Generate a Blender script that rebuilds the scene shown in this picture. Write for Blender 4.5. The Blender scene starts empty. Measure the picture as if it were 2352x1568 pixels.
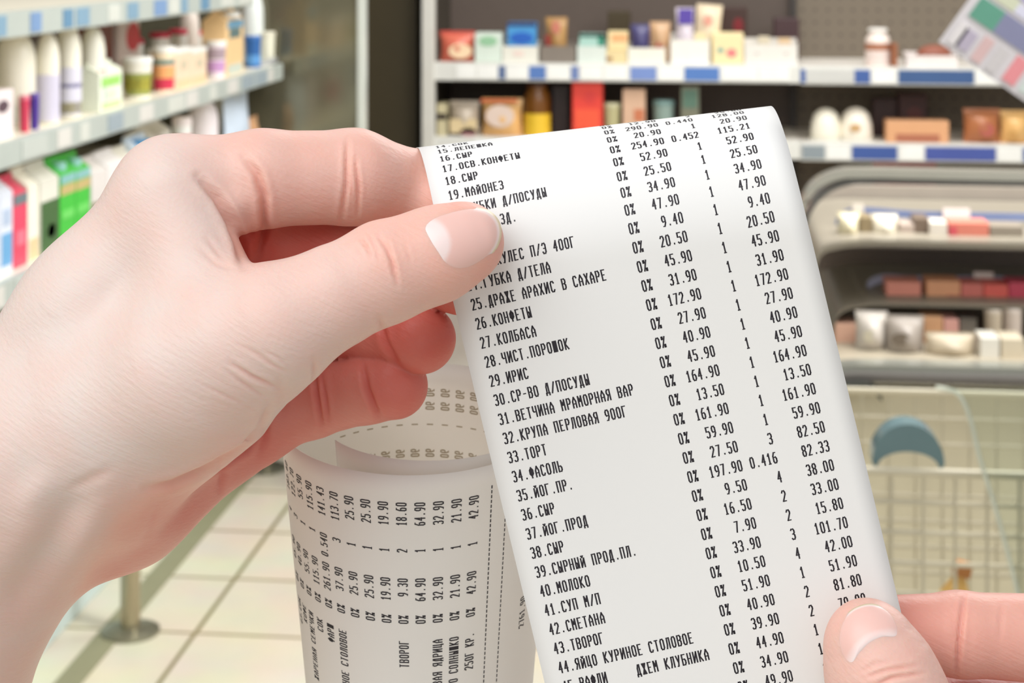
import bpy, bmesh, math, random
import numpy as np
from mathutils import Vector, Matrix

random.seed(7)
scene = bpy.context.scene
COL = scene.collection

# ------------------------------------------------------------------ camera
FPX = 60.0 / 36.0 * 2352.0          # focal length in pixels of the 2352x1568 frame
HORIZON = -125.0                    # picture row of the horizon
YAW = math.radians(6.17)            # the shop's aisle runs to the right of the view axis
EYE = Vector((0.0, 0.0, 1.6))
FOCUS = 0.375
cam = bpy.data.cameras.new('camera')
cam.lens = 60.0
cam.sensor_width = 36.0
cam.shift_y = -(784.0 - HORIZON) / 2352.0
cam.clip_start = 0.02
cam.clip_end = 60
cam.dof.use_dof = True
cam.dof.focus_distance = FOCUS
cam.dof.aperture_fstop = 34.0
cam_o = bpy.data.objects.new('camera', cam)
COL.objects.link(cam_o)
cam_o.location = EYE
cam_o.rotation_euler = (math.pi / 2, 0, YAW)
scene.camera = cam_o

# ------------------------------------------------------------------ world, lamps, exposure
world = bpy.data.worlds.new('world')
scene.world = world
world.use_nodes = True
bg = world.node_tree.nodes['Background']
bg.inputs[0].default_value = (0.985, 0.99, 1.0, 1)
bg.inputs[1].default_value = 0.50

def area_lamp(name, loc, size, energy, target=None, size_y=None, color=(1, .98, .95)):
    l = bpy.data.lights.new(name, 'AREA')
    l.shape = 'RECTANGLE'
    l.size = size
    l.size_y = size_y or size
    l.energy = energy
    l.color = color
    o = bpy.data.objects.new(name, l)
    COL.objects.link(o)
    o.location = loc
    t = Vector(target) if target else Vector((loc[0], loc[1], 0))
    o.rotation_euler = (t - Vector(loc)).to_track_quat('-Z', 'Y').to_euler()
    return o

area_lamp('key_light_front', (-0.64, -0.62, 2.55), 1.6, 23.0, (-0.08, 0.38, 1.33), color=(.985, .995, 1.0))  # added key light, above and behind the eye, for hands and receipt
area_lamp('ceiling_lamp_aisle', (0.7, 2.9, 2.9), 0.6, 74, (-1.0, 3.3, 1.1), size_y=2.4)
area_lamp('ceiling_lamp_back', (0.6, 4.9, 3.3), 2.6, 52, (0.6, 5.4, 0.8), size_y=0.5)
scene.view_settings.view_transform = 'Standard'
scene.view_settings.look = 'None'
scene.view_settings.gamma = 1.0
scene.view_settings.use_curve_mapping = False
scene.view_settings.exposure = 0.22

# ------------------------------------------------------------------ helpers
FWD = Vector((-math.sin(YAW), math.cos(YAW), 0))
RGT = Vector((math.cos(YAW), math.sin(YAW), 0))

def ray(px, py):
    return FWD + RGT * ((px - 1176) / FPX) + Vector((0, 0, -(py - HORIZON) / FPX))

def on_x(px, py, x):
    d = ray(px, py); return EYE + d * (x / d.x)

def on_y(px, py, y):
    d = ray(px, py); return EYE + d * (y / d.y)

def on_z(px, py, z):
    d = ray(px, py); return EYE + d * ((z - EYE.z) / d.z)

MATS = {}
def mat(col, rough=.5, metal=0., trans=0., alpha=1., spec=.5, key=None):
    k = (tuple(round(c, 3) for c in col), rough, metal, trans, alpha, spec)
    if k in MATS: return MATS[k]
    m = bpy.data.materials.new('m_%d' % len(MATS))
    m.use_nodes = True
    b = m.node_tree.nodes['Principled BSDF']
    b.inputs['Base Color'].default_value = (*col, 1)
    b.inputs['Roughness'].default_value = rough
    b.inputs['Metallic'].default_value = metal
    b.inputs['Transmission Weight'].default_value = trans
    b.inputs['Alpha'].default_value = alpha
    b.inputs['Specular IOR Level'].default_value = spec
    # a little procedural unevenness so no surface is perfectly flat in colour
    nt = m.node_tree
    if trans == 0 and alpha == 1:
        n = nt.nodes.new('ShaderNodeTexNoise'); n.inputs['Scale'].default_value = 18
        tc = nt.nodes.new('ShaderNodeTexCoord')
        nt.links.new(tc.outputs['Object'], n.inputs['Vector'])
        mx = nt.nodes.new('ShaderNodeMix'); mx.data_type = 'RGBA'
        mx.inputs[6].default_value = (*[c * .93 for c in col], 1)
        mx.inputs[7].default_value = (*[min(1, c * 1.05) for c in col], 1)
        nt.links.new(n.outputs['Fac'], mx.inputs[0])
        nt.links.new(mx.outputs[2], b.inputs['Base Color'])
    MATS[k] = m
    return m

def srgb(r, g, b):
    f = lambda c: (c / 255 / 12.92) if c <= 10 else ((c / 255 + .055) / 1.055) ** 2.4
    return (f(r), f(g), f(b))

def tag(o, label=None, cat=None, group=None, kind=None):
    if label: o['label'] = label
    if cat: o['category'] = cat
    if group: o['group'] = group
    if kind: o['kind'] = kind
    return o

def empty(name, loc, rz=0.):
    o = bpy.data.objects.new(name, None)
    o.empty_display_size = .05
    COL.objects.link(o)
    o.location = loc
    o.rotation_euler = (0, 0, rz)
    return o

class MB:
    """collects geometry for ONE mesh object"""
    def __init__(s): s.v = []; s.f = []
    def add(s, vs, fs):
        n = len(s.v); s.v += [tuple(v) for v in vs]; s.f += [tuple(i + n for i in f) for f in fs]; return s
    def box(s, x0, x1, y0, y1, z0, z1):
        return s.add([(x0, y0, z0), (x1, y0, z0), (x1, y1, z0), (x0, y1, z0), (x0, y0, z1), (x1, y0, z1), (x1, y1, z1), (x0, y1, z1)],
                     [(0, 3, 2, 1), (4, 5, 6, 7), (0, 1, 5, 4), (1, 2, 6, 5), (2, 3, 7, 6), (3, 0, 4, 7)])
    def lathe(s, prof, cx=0, cy=0, n=24, cap=True, sx=1, sy=1):
        vs = []; fs = []
        for r, z in prof:
            for k in range(n):
                a = 2 * math.pi * k / n
                vs.append((cx + r * sx * math.cos(a), cy + r * sy * math.sin(a), z))
        for i in range(len(prof) - 1):
            for k in range(n):
                k2 = (k + 1) % n
                fs.append((i * n + k, i * n + k2, (i + 1) * n + k2, (i + 1) * n + k))
        if cap:
            fs.append(tuple(range(n))[::-1]); fs.append(tuple((len(prof) - 1) * n + k for k in range(n)))
        return s.add(vs, fs)
    def tube(s, pts, r, n=10, flat=1.0):
        pts = [Vector(p) for p in pts]
        vs = []; fs = []
        for i, p in enumerate(pts):
            t = (pts[min(i + 1, len(pts) - 1)] - pts[max(i - 1, 0)]).normalized()
            up = Vector((0, 0, 1)) if abs(t.z) < .95 else Vector((0, 1, 0))
            a = t.cross(up).normalized(); b = a.cross(t).normalized()
            for k in range(n):
                an = 2 * math.pi * k / n
                vs.append(p + a * (r * math.cos(an)) + b * (r * flat * math.sin(an)))
        for i in range(len(pts) - 1):
            for k in range(n):
                k2 = (k + 1) % n
                fs.append((i * n + k, i * n + k2, (i + 1) * n + k2, (i + 1) * n + k))
        fs.append(tuple(range(n))[::-1]); fs.append(tuple((len(pts) - 1) * n + k for k in range(n)))
        return s.add(vs, fs)
    def prism(s, outline, z0, z1):
        n = len(outline)
        return s.add([(x, y, z0) for x, y in outline] + [(x, y, z1) for x, y in outline],
                     [tuple(range(n))[::-1], tuple(n + k for k in range(n))] + [(k, (k + 1) % n, n + (k + 1) % n, n + k) for k in range(n)])
    def build(s, name, m, parent=None, smooth=False, bevel=0., loc=None):
        me = bpy.data.meshes.new(name)
        me.from_pydata(s.v, [], s.f)
        bm = bmesh.new(); bm.from_mesh(me)
        bmesh.ops.recalc_face_normals(bm, faces=bm.faces)
        if bevel:
            bmesh.ops.bevel(bm, geom=list(bm.edges), offset=bevel, segments=2, profile=.6, affect='EDGES', clamp_overlap=True)
        for f in bm.faces: f.smooth = smooth
        bm.to_mesh(me); bm.free()
        me.materials.append(m)
        o = bpy.data.objects.new(name, me)
        COL.objects.link(o)
        if parent: o.parent = parent
        if loc is not None: o.location = loc
        return o
# ------------------------------------------------------------------ the room
def tile_material():
    m = bpy.data.materials.new('floor_tiles'); m.use_nodes = True
    nt = m.node_tree; b = nt.nodes['Principled BSDF']
    tc = nt.nodes.new('ShaderNodeTexCoord')
    mp = nt.nodes.new('ShaderNodeMapping')
    S = 0.343
    mp.inputs['Location'].default_value = (1.16 / S, -3.871 / S, 0)
    mp.inputs['Scale'].default_value = (1 / S, 1 / S, 1)
    nt.links.new(tc.outputs['Object'], mp.inputs['Vector'])
    br = nt.nodes.new('ShaderNodeTexBrick')
    br.offset = 0; br.squash = 1
    br.inputs['Scale'].default_value = 1
    br.inputs['Brick Width'].default_value = 1
    br.inputs['Row Height'].default_value = 1
    br.inputs['Mortar Size'].default_value = .018
    br.inputs['Mortar Smooth'].default_value = .2
    br.inputs['Color1'].default_value = (*srgb(242, 234, 214), 1)
    br.inputs['Color2'].default_value = (*srgb(238, 229, 207), 1)
    br.inputs['Mortar'].default_value = (*srgb(150, 140, 100), 1)
    nt.links.new(mp.outputs[0], br.inputs['Vector'])
    n = nt.nodes.new('ShaderNodeTexNoise'); n.inputs['Scale'].default_value = 5
    nt.links.new(tc.outputs['Object'], n.inputs['Vector'])
    mx = nt.nodes.new('ShaderNodeMix'); mx.data_type = 'RGBA'; mx.blend_type = 'MULTIPLY'
    mx.inputs[0].default_value = .25
    nt.links.new(br.outputs['Color'], mx.inputs[6]); nt.links.new(n.outputs['Color'], mx.inputs[7])
    nt.links.new(mx.outputs[2], b.inputs['Base Color'])
    b.inputs['Roughness'].default_value = .28
    return m

fl = MB().box(-4, 5, -2.5, 9, -.05, 0).build('floor', tile_material()); tag(fl, kind='structure')
st = MB().box(-1.385, -1.325, -1, 8, 0, .003).build('floor_strip_1', mat(srgb(150, 148, 118), .5)); tag(st, kind='structure')  # narrow darker strip lying flat on the floor before the shelving
wb = MB().box(-4, 5, 6.9, 7.0, 0, 3.4).build('wall_back', mat(srgb(72, 64, 46), .8)); tag(wb, kind='structure')
wl = MB().box(-2.5, -2.4, -2.5, 7, 0, 3.4).build('wall_left', mat(srgb(170, 165, 150), .8)); tag(wl, kind='structure')

WHITE = srgb(236, 236, 230); CREAM = srgb(240, 234, 214); STEEL = srgb(196, 200, 196)
GREY = srgb(150, 152, 148); BLUE = srgb(66, 96, 160); DARK = srgb(40, 34, 30)

# ------------------------------------------------------------------ the dairy shelving on the left
XF = -1.2
Z1, Z2, Z3, Z4 = 1.480, 1.253, 1.010, 0.72
fr = empty('refrigerated_shelving', (XF - .3, 3.6, 0))
tag(fr, 'open refrigerated dairy shelving along the left side of the aisle', 'shelving')
FL = (XF - .3, 3.6)
def loc_box(mb, x0, x1, y0, y1, z0, z1): return mb.box(x0 - FL[0], x1 - FL[0], y0 - FL[1], y1 - FL[1], z0, z1)
loc_box(MB(), -1.90, -1.84, 2.0, 4.95, 0, 2.1).build('back_panel', mat(srgb(70, 58, 50), .6), fr)
for z, yend in ((Z1, 4.55), (Z2, 4.88), (Z3, 4.88), (Z4, 4.88)):
    loc_box(MB(), -1.84, XF - .012, 2.0, yend, z - .028, z).build('shelf', mat(CREAM, .35), fr, bevel=.003)
    rail = loc_box(MB(), XF - .012, XF, 2.0, yend, z - .043, z + .004).build('price_rail', mat(srgb(178, 186, 180), .35), fr, bevel=.002)
    y = 2.05; k = 0
    while y < yend - .1:
        w = random.choice((.05, .07, .09, .12))
        if z == Z1: c = random.choice((srgb(126, 158, 180), srgb(120, 150, 190), srgb(205, 208, 200), srgb(100, 140, 170)))
        else: c = random.choice((srgb(205, 208, 200), srgb(190, 196, 190), srgb(150, 164, 172), srgb(212, 210, 204)))
        loc_box(MB(), XF, XF + .002, y, y + w, z - .037, z - .002).build('price_tag', mat(c, .4), rail)
        y += w + random.choice((.02, .05, .11))
loc_box(MB(), -1.84, -1.47, 2.0, 4.95, 0, .22).build('base_plinth', mat(srgb(214, 232, 232), .3), fr, bevel=.004)
loc_box(MB(), -1.84, -1.40, 2.0, 4.95, .22, .26).build('lower_deck', mat(WHITE, .3), fr, bevel=.004)
# glass end panel reaching out past the shelf fronts, with a bright edge profile
pa, pb = on_y(640, 200, 4.95).x, on_y(822, 200, 4.95).x
def glass_mat():
    m = bpy.data.materials.new('smoked_glass'); m.use_nodes = True
    b = m.node_tree.nodes['Principled BSDF']
    b.inputs['Base Color'].default_value = (*srgb(128, 124, 104), 1)
    b.inputs['Metallic'].default_value = .6
    b.inputs['Roughness'].default_value = .12
    n = m.node_tree.nodes.new('ShaderNodeTexNoise'); n.inputs['Scale'].default_value = 6
    bp = m.node_tree.nodes.new('ShaderNodeBump'); bp.inputs['Strength'].default_value = .03
    m.node_tree.links.new(n.outputs['Fac'], bp.inputs['Height']); m.node_tree.links.new(bp.outputs['Normal'], b.inputs['Normal'])
    return m
loc_box(MB(), -1.84, pb, 4.95, 4.975, .1, 2.1).build('end_panel', glass_mat(), fr)
ep = on_y(838, 200, 4.95).x
loc_box(MB(), pb, ep, 4.935, 4.99, .0, 2.1).build('edge_profile', mat(srgb(205, 210, 202), .3), fr, bevel=.004)

# crash rail on posts in front of it
cr = empty('crash_rail', (-1.312, 3.86, 0)); tag(cr, 'low steel crash rail on round footed posts before the dairy shelving', 'guard rail')
for dy in (-1.25, 0, 1.25):
    p = MB().lathe([(.023, .012), (.023, .42)], n=20).build('post', mat(srgb(176, 166, 140), .25, .8), cr, smooth=False, loc=(0, dy, 0))
    MB().lathe([(.068, 0), (.068, .006), (.05, .013), (.026, .016)], n=28).build('base_plate', mat(srgb(150, 148, 130), .3, .7), p)
MB().tube([(0, -1.6, .44), (0, 1.6, .44)], .024, 16).build('rail', mat(srgb(176, 170, 150), .25, .8), cr)

# ------------------------------------------------------------------ products
def label_rect(parent, w, d, h, spec, name='front_label', base=0.):
    """flat printed panel lying on the front face; spec = (x0,x1,z0,z1,colour[,'o'])"""
    x0, x1, z0, z1 = [spec[i] for i in range(4)]
    mb = MB(); t = .0012
    X0, X1, Zb, Zt = -w / 2 + x0 * w, -w / 2 + x1 * w, z0 * h, z1 * h
    if len(spec) > 5:
        cx, cz, rx, rz = (X0 + X1) / 2, (Zb + Zt) / 2, (X1 - X0) / 2, (Zt - Zb) / 2
        n = 24
        ring = [(cx + rx * math.cos(2 * math.pi * k / n), cz + rz * math.sin(2 * math.pi * k / n)) for k in range(n)]
        mb.add([(x, -d / 2 - t, z) for x, z in ring] + [(x, -d / 2, z) for x, z in ring],
               [tuple(range(n))] + [(k, (k + 1) % n, n + (k + 1) % n, n + k) for k in range(n)])
    else:
        mb.box(X0, X1, -d / 2 - t, -d / 2 + .0005, Zb, Zt)
    return mb.build(name, mat(spec[4], .4), parent)

def p_box(r, w, d, h, col, labels=(), lidcol=None):
    MB().box(-w / 2, w / 2, -d / 2, d / 2, 0, h).build('carton_body', mat(col, .45), r, bevel=min(w, d, h) * .05)
    for s in labels: label_rect(r, w, d, h, s)
    if lidcol: MB().box(-w / 2 - .001, w / 2 + .001, -d / 2 - .001, d / 2 + .001, h * .9, h + .002).build('lid', mat(lidcol, .4), r, bevel=.002)

def p_gable(r, w, d, h, col, labels=(), capcol=None):
    hb = h * .8
    MB().box(-w / 2, w / 2, -d / 2, d / 2, 0, hb).build('carton_body', mat(col, .4), r, bevel=.002)
    g = MB(); e = d * .06
    g.add([(-w / 2, -d / 2, hb), (w / 2, -d / 2, hb), (w / 2, d / 2, hb), (-w / 2, d / 2, hb), (-w / 2, -e, h * .93), (w / 2, -e, h * .93), (w / 2, e, h * .93), (-w / 2, e, h * .93)],
          [(0, 1, 5, 4), (2, 3, 7, 6), (0, 4, 7, 3), (1, 2, 6, 5), (4, 5, 6, 7)])
    g.box(-w / 2, w / 2, -e, e, h * .93, h)
    g.build('gable_top', mat(col, .4), r)
    for s in labels: label_rect(r, w, d, h * .8, s)
    if capcol: MB().lathe([(w * .18, 0), (w * .18, .016)], n=16).build('cap', mat(capcol, .4), r, loc=(0, -d * .22, h * .84))

def p_bottle(r, w, d, h, col, cap, labels=(), neck=.34):
    R = w / 2
    prof = [(R * .9, 0), (R, h * .03), (R, h * .62), (R * .97, h * .70), (R * .86, h * .79), (R * .66, h * .86), (R * neck * 1.15, h * .905), (R * neck, h * .92), (R * neck, h * .93)]
    MB().lathe(prof, n=28).build('bottle_body', mat(col, .35), r, smooth=True)
    MB().lathe([(R * neck * 1.25, h * .915), (R * neck * 1.25, h * .985), (R * neck * 1.1, h)], n=20).build('cap', mat(cap, .4), r)
    for z0, z1, c in labels:
        MB().lathe([(R * 1.012, h * z0), (R * 1.012, h * z1)], n=28, cap=False).build('label_band', mat(c, .45), r, smooth=True)

def p_tub(r, w, d, h, col, lid, labels=(), taper=.85):
    R = w / 2
    MB().lathe([(R * taper, 0), (R, h * .9)], n=28).build('tub_body', mat(col, .4), r, smooth=False)
    MB().lathe([(R * 1.05, h * .88), (R * 1.05, h * .97), (R * .95, h)], n=28).build('lid', mat(lid, .4), r)
    for z0, z1, c in labels:
        rr = lambda z: R * (taper + (1 - taper) * z / .9) * 1.015
        MB().lathe([(rr(z0), h * z0), (rr(z1), h * z1)], n=28, cap=False).build('label_band', mat(c, .45), r)

def p_bag(r, w, d, h, col, labels=(), top=None):
    """soft filled pouch: bulging middle, pinched top and bottom seams"""
    nu, nv = 14, 14; vs = []; fs = []
    for side in (-1, 1):
        for j in range(nv + 1):
            v = j / nv
            for i in range(nu + 1):
                u = i / nu
                bul = (math.sin(math.pi * u) ** .6) * (math.sin(math.pi * min(1, v * 1.02 + .06)) ** .6 if v < .94 else .05)
                wr = .006 * math.sin(9 * u + 5 * v) * math.sin(math.pi * v)
                xx = (-.5 + u) * w * (1 - .06 * math.sin(math.pi * v))
                vs.append((xx, side * (d / 2 * max(.03, bul) + wr * .3), v * h))
    n1 = (nu + 1) * (nv + 1)
    for s_ in (0, 1):
        for j in range(nv):
            for i in range(nu):
                a = s_ * n1 + j * (nu + 1) + i
                fs.append((a, a + 1, a + nu + 2, a + nu + 1))
    MB().add(vs, fs).build('pouch', mat(col, .35), r, smooth=True)
    for s in labels: label_rect(r, w, d * .96, h, s)
    if top: MB().box(-w / 2, w / 2, -.003, .003, h * .94, h * 1.02).build('top_seal', mat(top, .4), r)

def p_tray(r, w, d, h, col, labels=()):
    t = .003
    mb = MB().box(-w / 2, w / 2, -d / 2, d / 2, 0, t)
    mb.box(-w / 2, w / 2, -d / 2, -d / 2 + t, t, h).box(-w / 2, w / 2, d / 2 - t, d / 2, t, h * 1.25)
    mb.box(-w / 2, -w / 2 + t, -d / 2 + t, d / 2 - t, t, h * 1.1).box(w / 2 - t, w / 2, -d / 2 + t, d / 2 - t, t, h * 1.1)
    mb.build('tray', mat(col, .5), r)
    for s in labels: label_rect(r, w, d, h, s)

def p_mound(r, w, d, h, col, labels=()):
    R = w / 2
    MB().lathe([(R * .98, 0), (R, h * .2), (R * .96, h * .5), (R * .78, h * .8), (R * .45, h * .95), (R * .1, h)], n=28, sy=d / w).build('cake_body', mat(col, .55), r, smooth=True)
    for s in labels: label_rect(r, w, d, h, s, 'cake_label')
    MB().lathe([(R * 1.05, 0), (R * 1.08, .006)], n=28, sy=d / w).build('cake_board', mat(WHITE, .4), r)

KIND = dict(box=p_box, gable=p_gable, bottle=p_bottle, tub=p_tub, bag=p_bag, tray=p_tray, mound=p_mound)
NAME = dict(box='carton', gable='milk_carton', bottle='bottle', tub='tub', bag='pouch', tray='display_tray', mound='cake')

def left_item(kind, px0, px1, pytop, z, label, cat, args, xf=-1.235, d=None, w=None, h=None, name=None, group=None):
    """stands on a dairy shelf, facing the aisle (+x)"""
    pm = (px0 + px1) / 2
    c = on_x(pm, 300, xf)
    t = (c - EYE).dot(FWD)
    app = (px1 - px0) * t / FPX
    if kind in ('bottle', 'tub'):
        ww = w or app; dd = ww
        pos = on_x(pm, 300, xf - ww / 2)
    else:
        ya, yb = on_x(px0, 300, xf).y, on_x(px1, 300, xf).y
        ww = w or (yb - ya) * .96; dd = d or .075
        pos = Vector((xf - dd / 2, (ya + yb) / 2, 0))
    hh = h or (on_x(pm, pytop - (7 if kind == 'gable' else 0), xf).z - z)
    r = empty(name or NAME[kind], (pos.x, pos.y, z), math.pi / 2)
    KIND[kind](r, ww, dd, hh, *args)
    return tag(r, label, cat, group)

def back_item(kind, px0, px1, pytop, z, label, cat, args, yf=5.915, d=.09, name=None, h=None, tilt=0, group=None):
    a, b = on_y(px0, 150, yf), on_y(px1, 150, yf)
    w = (b.x - a.x)
    if kind in ('bottle', 'tub'): d = w
    hh = h or (on_y((px0 + px1) / 2, pytop, yf).z - z)
    r = empty(name or NAME[kind], ((a.x + b.x) / 2, yf + d / 2, z), 0)
    r.rotation_euler.y = tilt
    KIND[kind](r, w, d, hh, *args)
    return tag(r, label, cat, group)

W_, C_ = srgb(242, 242, 238), srgb(244, 240, 224)
RED = srgb(206, 40, 58); NAVY = srgb(44, 44, 110)

# shelf with the big milk bottles
left_item('box', -20, 33, 208, Z2, 'small white carton with a dark dot, before the fat cream bottle', 'carton', (srgb(236, 224, 224), [(.25, .75, .55, .8, srgb(90, 70, 80), 'o')]), d=.06)
left_item('tub', 44, 68, 222, Z2, 'small crimson pot beside a violet pot on the milk shelf', 'pot', (srgb(208, 62, 92), srgb(226, 120, 140)))
left_item('tub', 68, 90, 216, Z2, 'small violet pot right of the crimson pot', 'pot', (srgb(78, 52, 150), srgb(110, 90, 170)))
left_item('bottle', -12, 82, 58, Z2, 'fat cream milk bottle with dark red cap at the picture\'s left edge', 'bottle', (C_, srgb(150, 30, 50), [(.05, .22, srgb(220, 222, 205))]), xf=-1.262)
left_item('bottle', 82, 137, 60, Z2, 'white milk bottle with plain lavender label and navy cap', 'bottle', (C_, NAVY, [(.03, .5, srgb(208, 204, 222))]))
left_item('bottle', 128, 187, 40, Z2, 'white milk bottle with red cap and olive picture low on its lavender label', 'bottle', (C_, srgb(200, 44, 48), [(.03, .5, srgb(216, 214, 228)), (.05, .16, srgb(190, 180, 110)), (.3, .34, srgb(150, 146, 200))]))
left_item('bottle', 184, 242, 48, Z2, 'pale bottle with a deep blue label and dark cap', 'bottle', (srgb(236, 234, 220), srgb(30, 40, 44), [(.06, .42, srgb(40, 84, 146)), (.42, .45, srgb(220, 150, 140))]))
left_item('gable', 228, 282, 148, Z2, 'white and lime green milk carton right of the blue labelled bottle', 'carton', (srgb(234, 240, 222), [(.08, .9, .62, .86, srgb(160, 216, 110)), (.1, .9, .05, .2, srgb(190, 220, 150)), (.3, .7, .28, .52, srgb(214, 222, 200))]), d=.06)
left_item('tub', 282, 350, 138, Z2, 'wide white tub with yellow and green fruit picture', 'tub', (srgb(236, 232, 220), W_, [(.08, .62, srgb(152, 158, 80)), (.2, .5, srgb(222, 212, 90))]))
left_item('tub', 350, 402, 112, Z2, 'white bucket with an orange and red label, cherry lid', 'bucket', (srgb(246, 226, 196), W_, [(.05, .3, srgb(206, 50, 80)), (.3, .58, srgb(240, 170, 110)), (.6, .72, srgb(120, 140, 130))]))
for k, (a, b) in enumerate(((404, 440), (440, 476))):
    left_item('box', a, b, 112, Z2, ['peach carton with two grey marks, right of the orange labelled bucket', 'peach carton left of the purple labelled tub'][k], 'carton',
              (srgb(238, 212, 184), [(.3, .7, .5, .72, srgb(206, 196, 170)), (.05, .95, .05, .25, srgb(232, 200, 160))], W_), d=.07)
left_item('tub', 472, 520, 98, Z2, 'white tub with purple label and crimson lid', 'tub', (srgb(236, 222, 230), W_, [(.15, .45, srgb(196, 150, 200)), (.5, .8, srgb(170, 150, 160))]))
left_item('gable', 518, 560, 22, Z2, 'tall peach juice carton with a blue top', 'carton', (srgb(240, 204, 152), [(.1, .95, .86, 1.0, srgb(110, 160, 190)), (.2, .8, .68, .85, srgb(96, 120, 120)), (.1, .9, .02, .2, srgb(200, 208, 196))], W_), d=.065)
left_item('bottle', 556, 606, -30, Z2, 'large white bottle, last of the tall bottles on the milk shelf', 'bottle', (srgb(230, 236, 232), srgb(60, 50, 40)), xf=-1.27)
left_item('tub', 562, 600, 86, Z2, 'blue pot at the far end of the milk shelf', 'pot', (srgb(44, 98, 164), srgb(60, 110, 180), [(.1, .4, srgb(90, 150, 210))]))
left_item('tub', 598, 632, 76, Z2, 'small cream pot right of the blue pot', 'pot', (srgb(238, 236, 214), srgb(230, 226, 206)))
left_item('tray', 600, 648, 134, Z2, 'low clear grey tray at the aisle end of the milk shelf', 'tray', (srgb(178, 180, 182),), d=.09)
# behind them
for args in (
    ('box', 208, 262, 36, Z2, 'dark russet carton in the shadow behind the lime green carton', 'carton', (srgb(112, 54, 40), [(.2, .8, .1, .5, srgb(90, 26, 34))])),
    ('box', 272, 322, 40, Z2, 'white carton with a red roundel standing at the back', 'carton', (srgb(222, 206, 198), [(.35, .98, .5, .92, srgb(206, 40, 56), 'o')])),
    ('tub', 282, 330, 92, Z2, 'white tub with crimson lid behind the fruit picture tub', 'tub', (W_, srgb(200, 44, 76))),
    ('tub', 344, 392, 78, Z2, 'white tub with red lid behind the orange labelled bucket', 'tub', (W_, srgb(214, 50, 84))),
    ('tub', 388, 430, 70, Z2, 'white tub with bright red lid behind the left peach carton', 'tub', (W_, srgb(216, 44, 80))),
    ('tub', 446, 492, 74, Z2, 'white tub with rosy lid behind the right peach carton', 'tub', (W_, srgb(224, 64, 92))),
    ('bottle', 414, 458, 4, Z2, 'white bottle with orange red cap at the back of the milk shelf', 'bottle', (srgb(226, 214, 204), srgb(196, 62, 40))),
    ('bottle', 470, 524, 2, Z2, 'white bottle with coral cap behind the purple labelled tub', 'bottle', (srgb(240, 238, 228), srgb(222, 80, 80))),
):
    left_item(*args, xf=-1.40)
# shelf below: cartons
left_item('gable', -44, 0, 400, Z3, 'white carton cut by the left picture edge', 'carton', (srgb(214, 222, 236),), d=.07)
left_item('gable', 0, 30, 404, Z3, 'white and sky blue carton left of the crimson one', 'carton', (srgb(222, 228, 240), [(.1, .9, .1, .5, srgb(110, 170, 216)), (.2, .8, .6, .8, srgb(180, 196, 220))]), d=.07)
left_item('gable', 30, 64, 410, Z3, 'crimson carton with grey top band', 'carton', (srgb(222, 76, 104), [(.03, .97, .86, 1., srgb(110, 124, 130)), (.2, .8, .3, .5, srgb(232, 120, 140))]), d=.07)
left_item('gable', 64, 90, 390, Z3, 'narrow cream carton right of the crimson carton', 'carton', (C_, [(.1, .9, .02, .3, srgb(226, 204, 160))]), d=.07)
left_item('gable', 92, 136, 378, Z3, 'dark green carton with white gable and orange spot', 'carton', (srgb(226, 224, 212), [(.02, .98, .0, .72, srgb(70, 104, 60)), (.35, .8, .2, .4, srgb(196, 150, 90), 'o')]), d=.07)
for k, (a, b) in enumerate(((138, 174), (174, 208))):
    left_item('gable', a, b, 366 - 9 * k, Z3, ['bright green carton beside the dark green one', 'bright green carton nearest the raised knuckle'][k], 'carton',
              (srgb(70, 190, 66), [(.02, .98, .72, .86, srgb(196, 176, 120)), (.02, .98, .88, 1., srgb(140, 190, 190)), (.1, .9, .38, .5, srgb(110, 210, 100))], srgb(160, 214, 210)), d=.07)
left_item('gable', 210, 248, 368, Z3, 'whitish carton with brown foot right of the bright green pair', 'carton', (srgb(222, 216, 212), [(.02, .98, .0, .5, srgb(136, 124, 90))]), d=.07)
left_item('gable', 248, 288, 352, Z3, 'plain white carton above the index knuckle', 'carton', (srgb(234, 230, 228),), d=.07)
left_item('gable', 288, 318, 344, Z3, 'white carton with mustard front above the knuckle', 'carton', (srgb(230, 226, 212), [(.05, .95, .3, .98, srgb(192, 176, 90))]), d=.07)
left_item('gable', 318, 362, 318, Z3, 'white carton with blue and navy top band', 'carton', (srgb(214, 228, 240), [(.0, .5, .6, 1., srgb(120, 180, 214)), (.5, 1., .6, 1., srgb(70, 90, 150))], srgb(80, 150, 200)), d=.07)
left_item('gable', 344, 394, 284, Z3, 'taller plain white carton behind the blue topped carton', 'carton', (srgb(240, 238, 230),), d=.07, xf=-1.33)
left_item('tub', 396, 440, 276, Z3, 'white tub with red label beside the big white jugs', 'tub', (W_, srgb(240, 228, 226), [(.3, .75, srgb(204, 58, 76))]))
left_item('bottle', 430, 502, 222, Z3, 'big white jug with pinkish sheen above the index finger', 'jug', (srgb(240, 232, 236), srgb(52, 60, 130), (), .62), xf=-1.25)
left_item('bottle', 488, 556, 206, Z3, 'big white jug next to the pale blue pouch', 'jug', (srgb(242, 242, 236), srgb(46, 62, 130), (), .62), xf=-1.25)
left_item('bag', 536, 592, 212, Z3, 'pale blue milk pouch hanging at the row\'s end', 'pouch', (srgb(206, 220, 236),), d=.06)
left_item('bag', 584, 606, 268, Z3, 'small tan pouch behind the index finger joint', 'pouch', (srgb(196, 150, 110),), d=.04)
left_item('tub', 606, 646, 262, Z3, 'small white pot with a blue centre at the shelf end', 'pot', (srgb(226, 226, 234), srgb(220, 222, 232), [(.2, .75, srgb(110, 120, 170))]))
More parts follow.
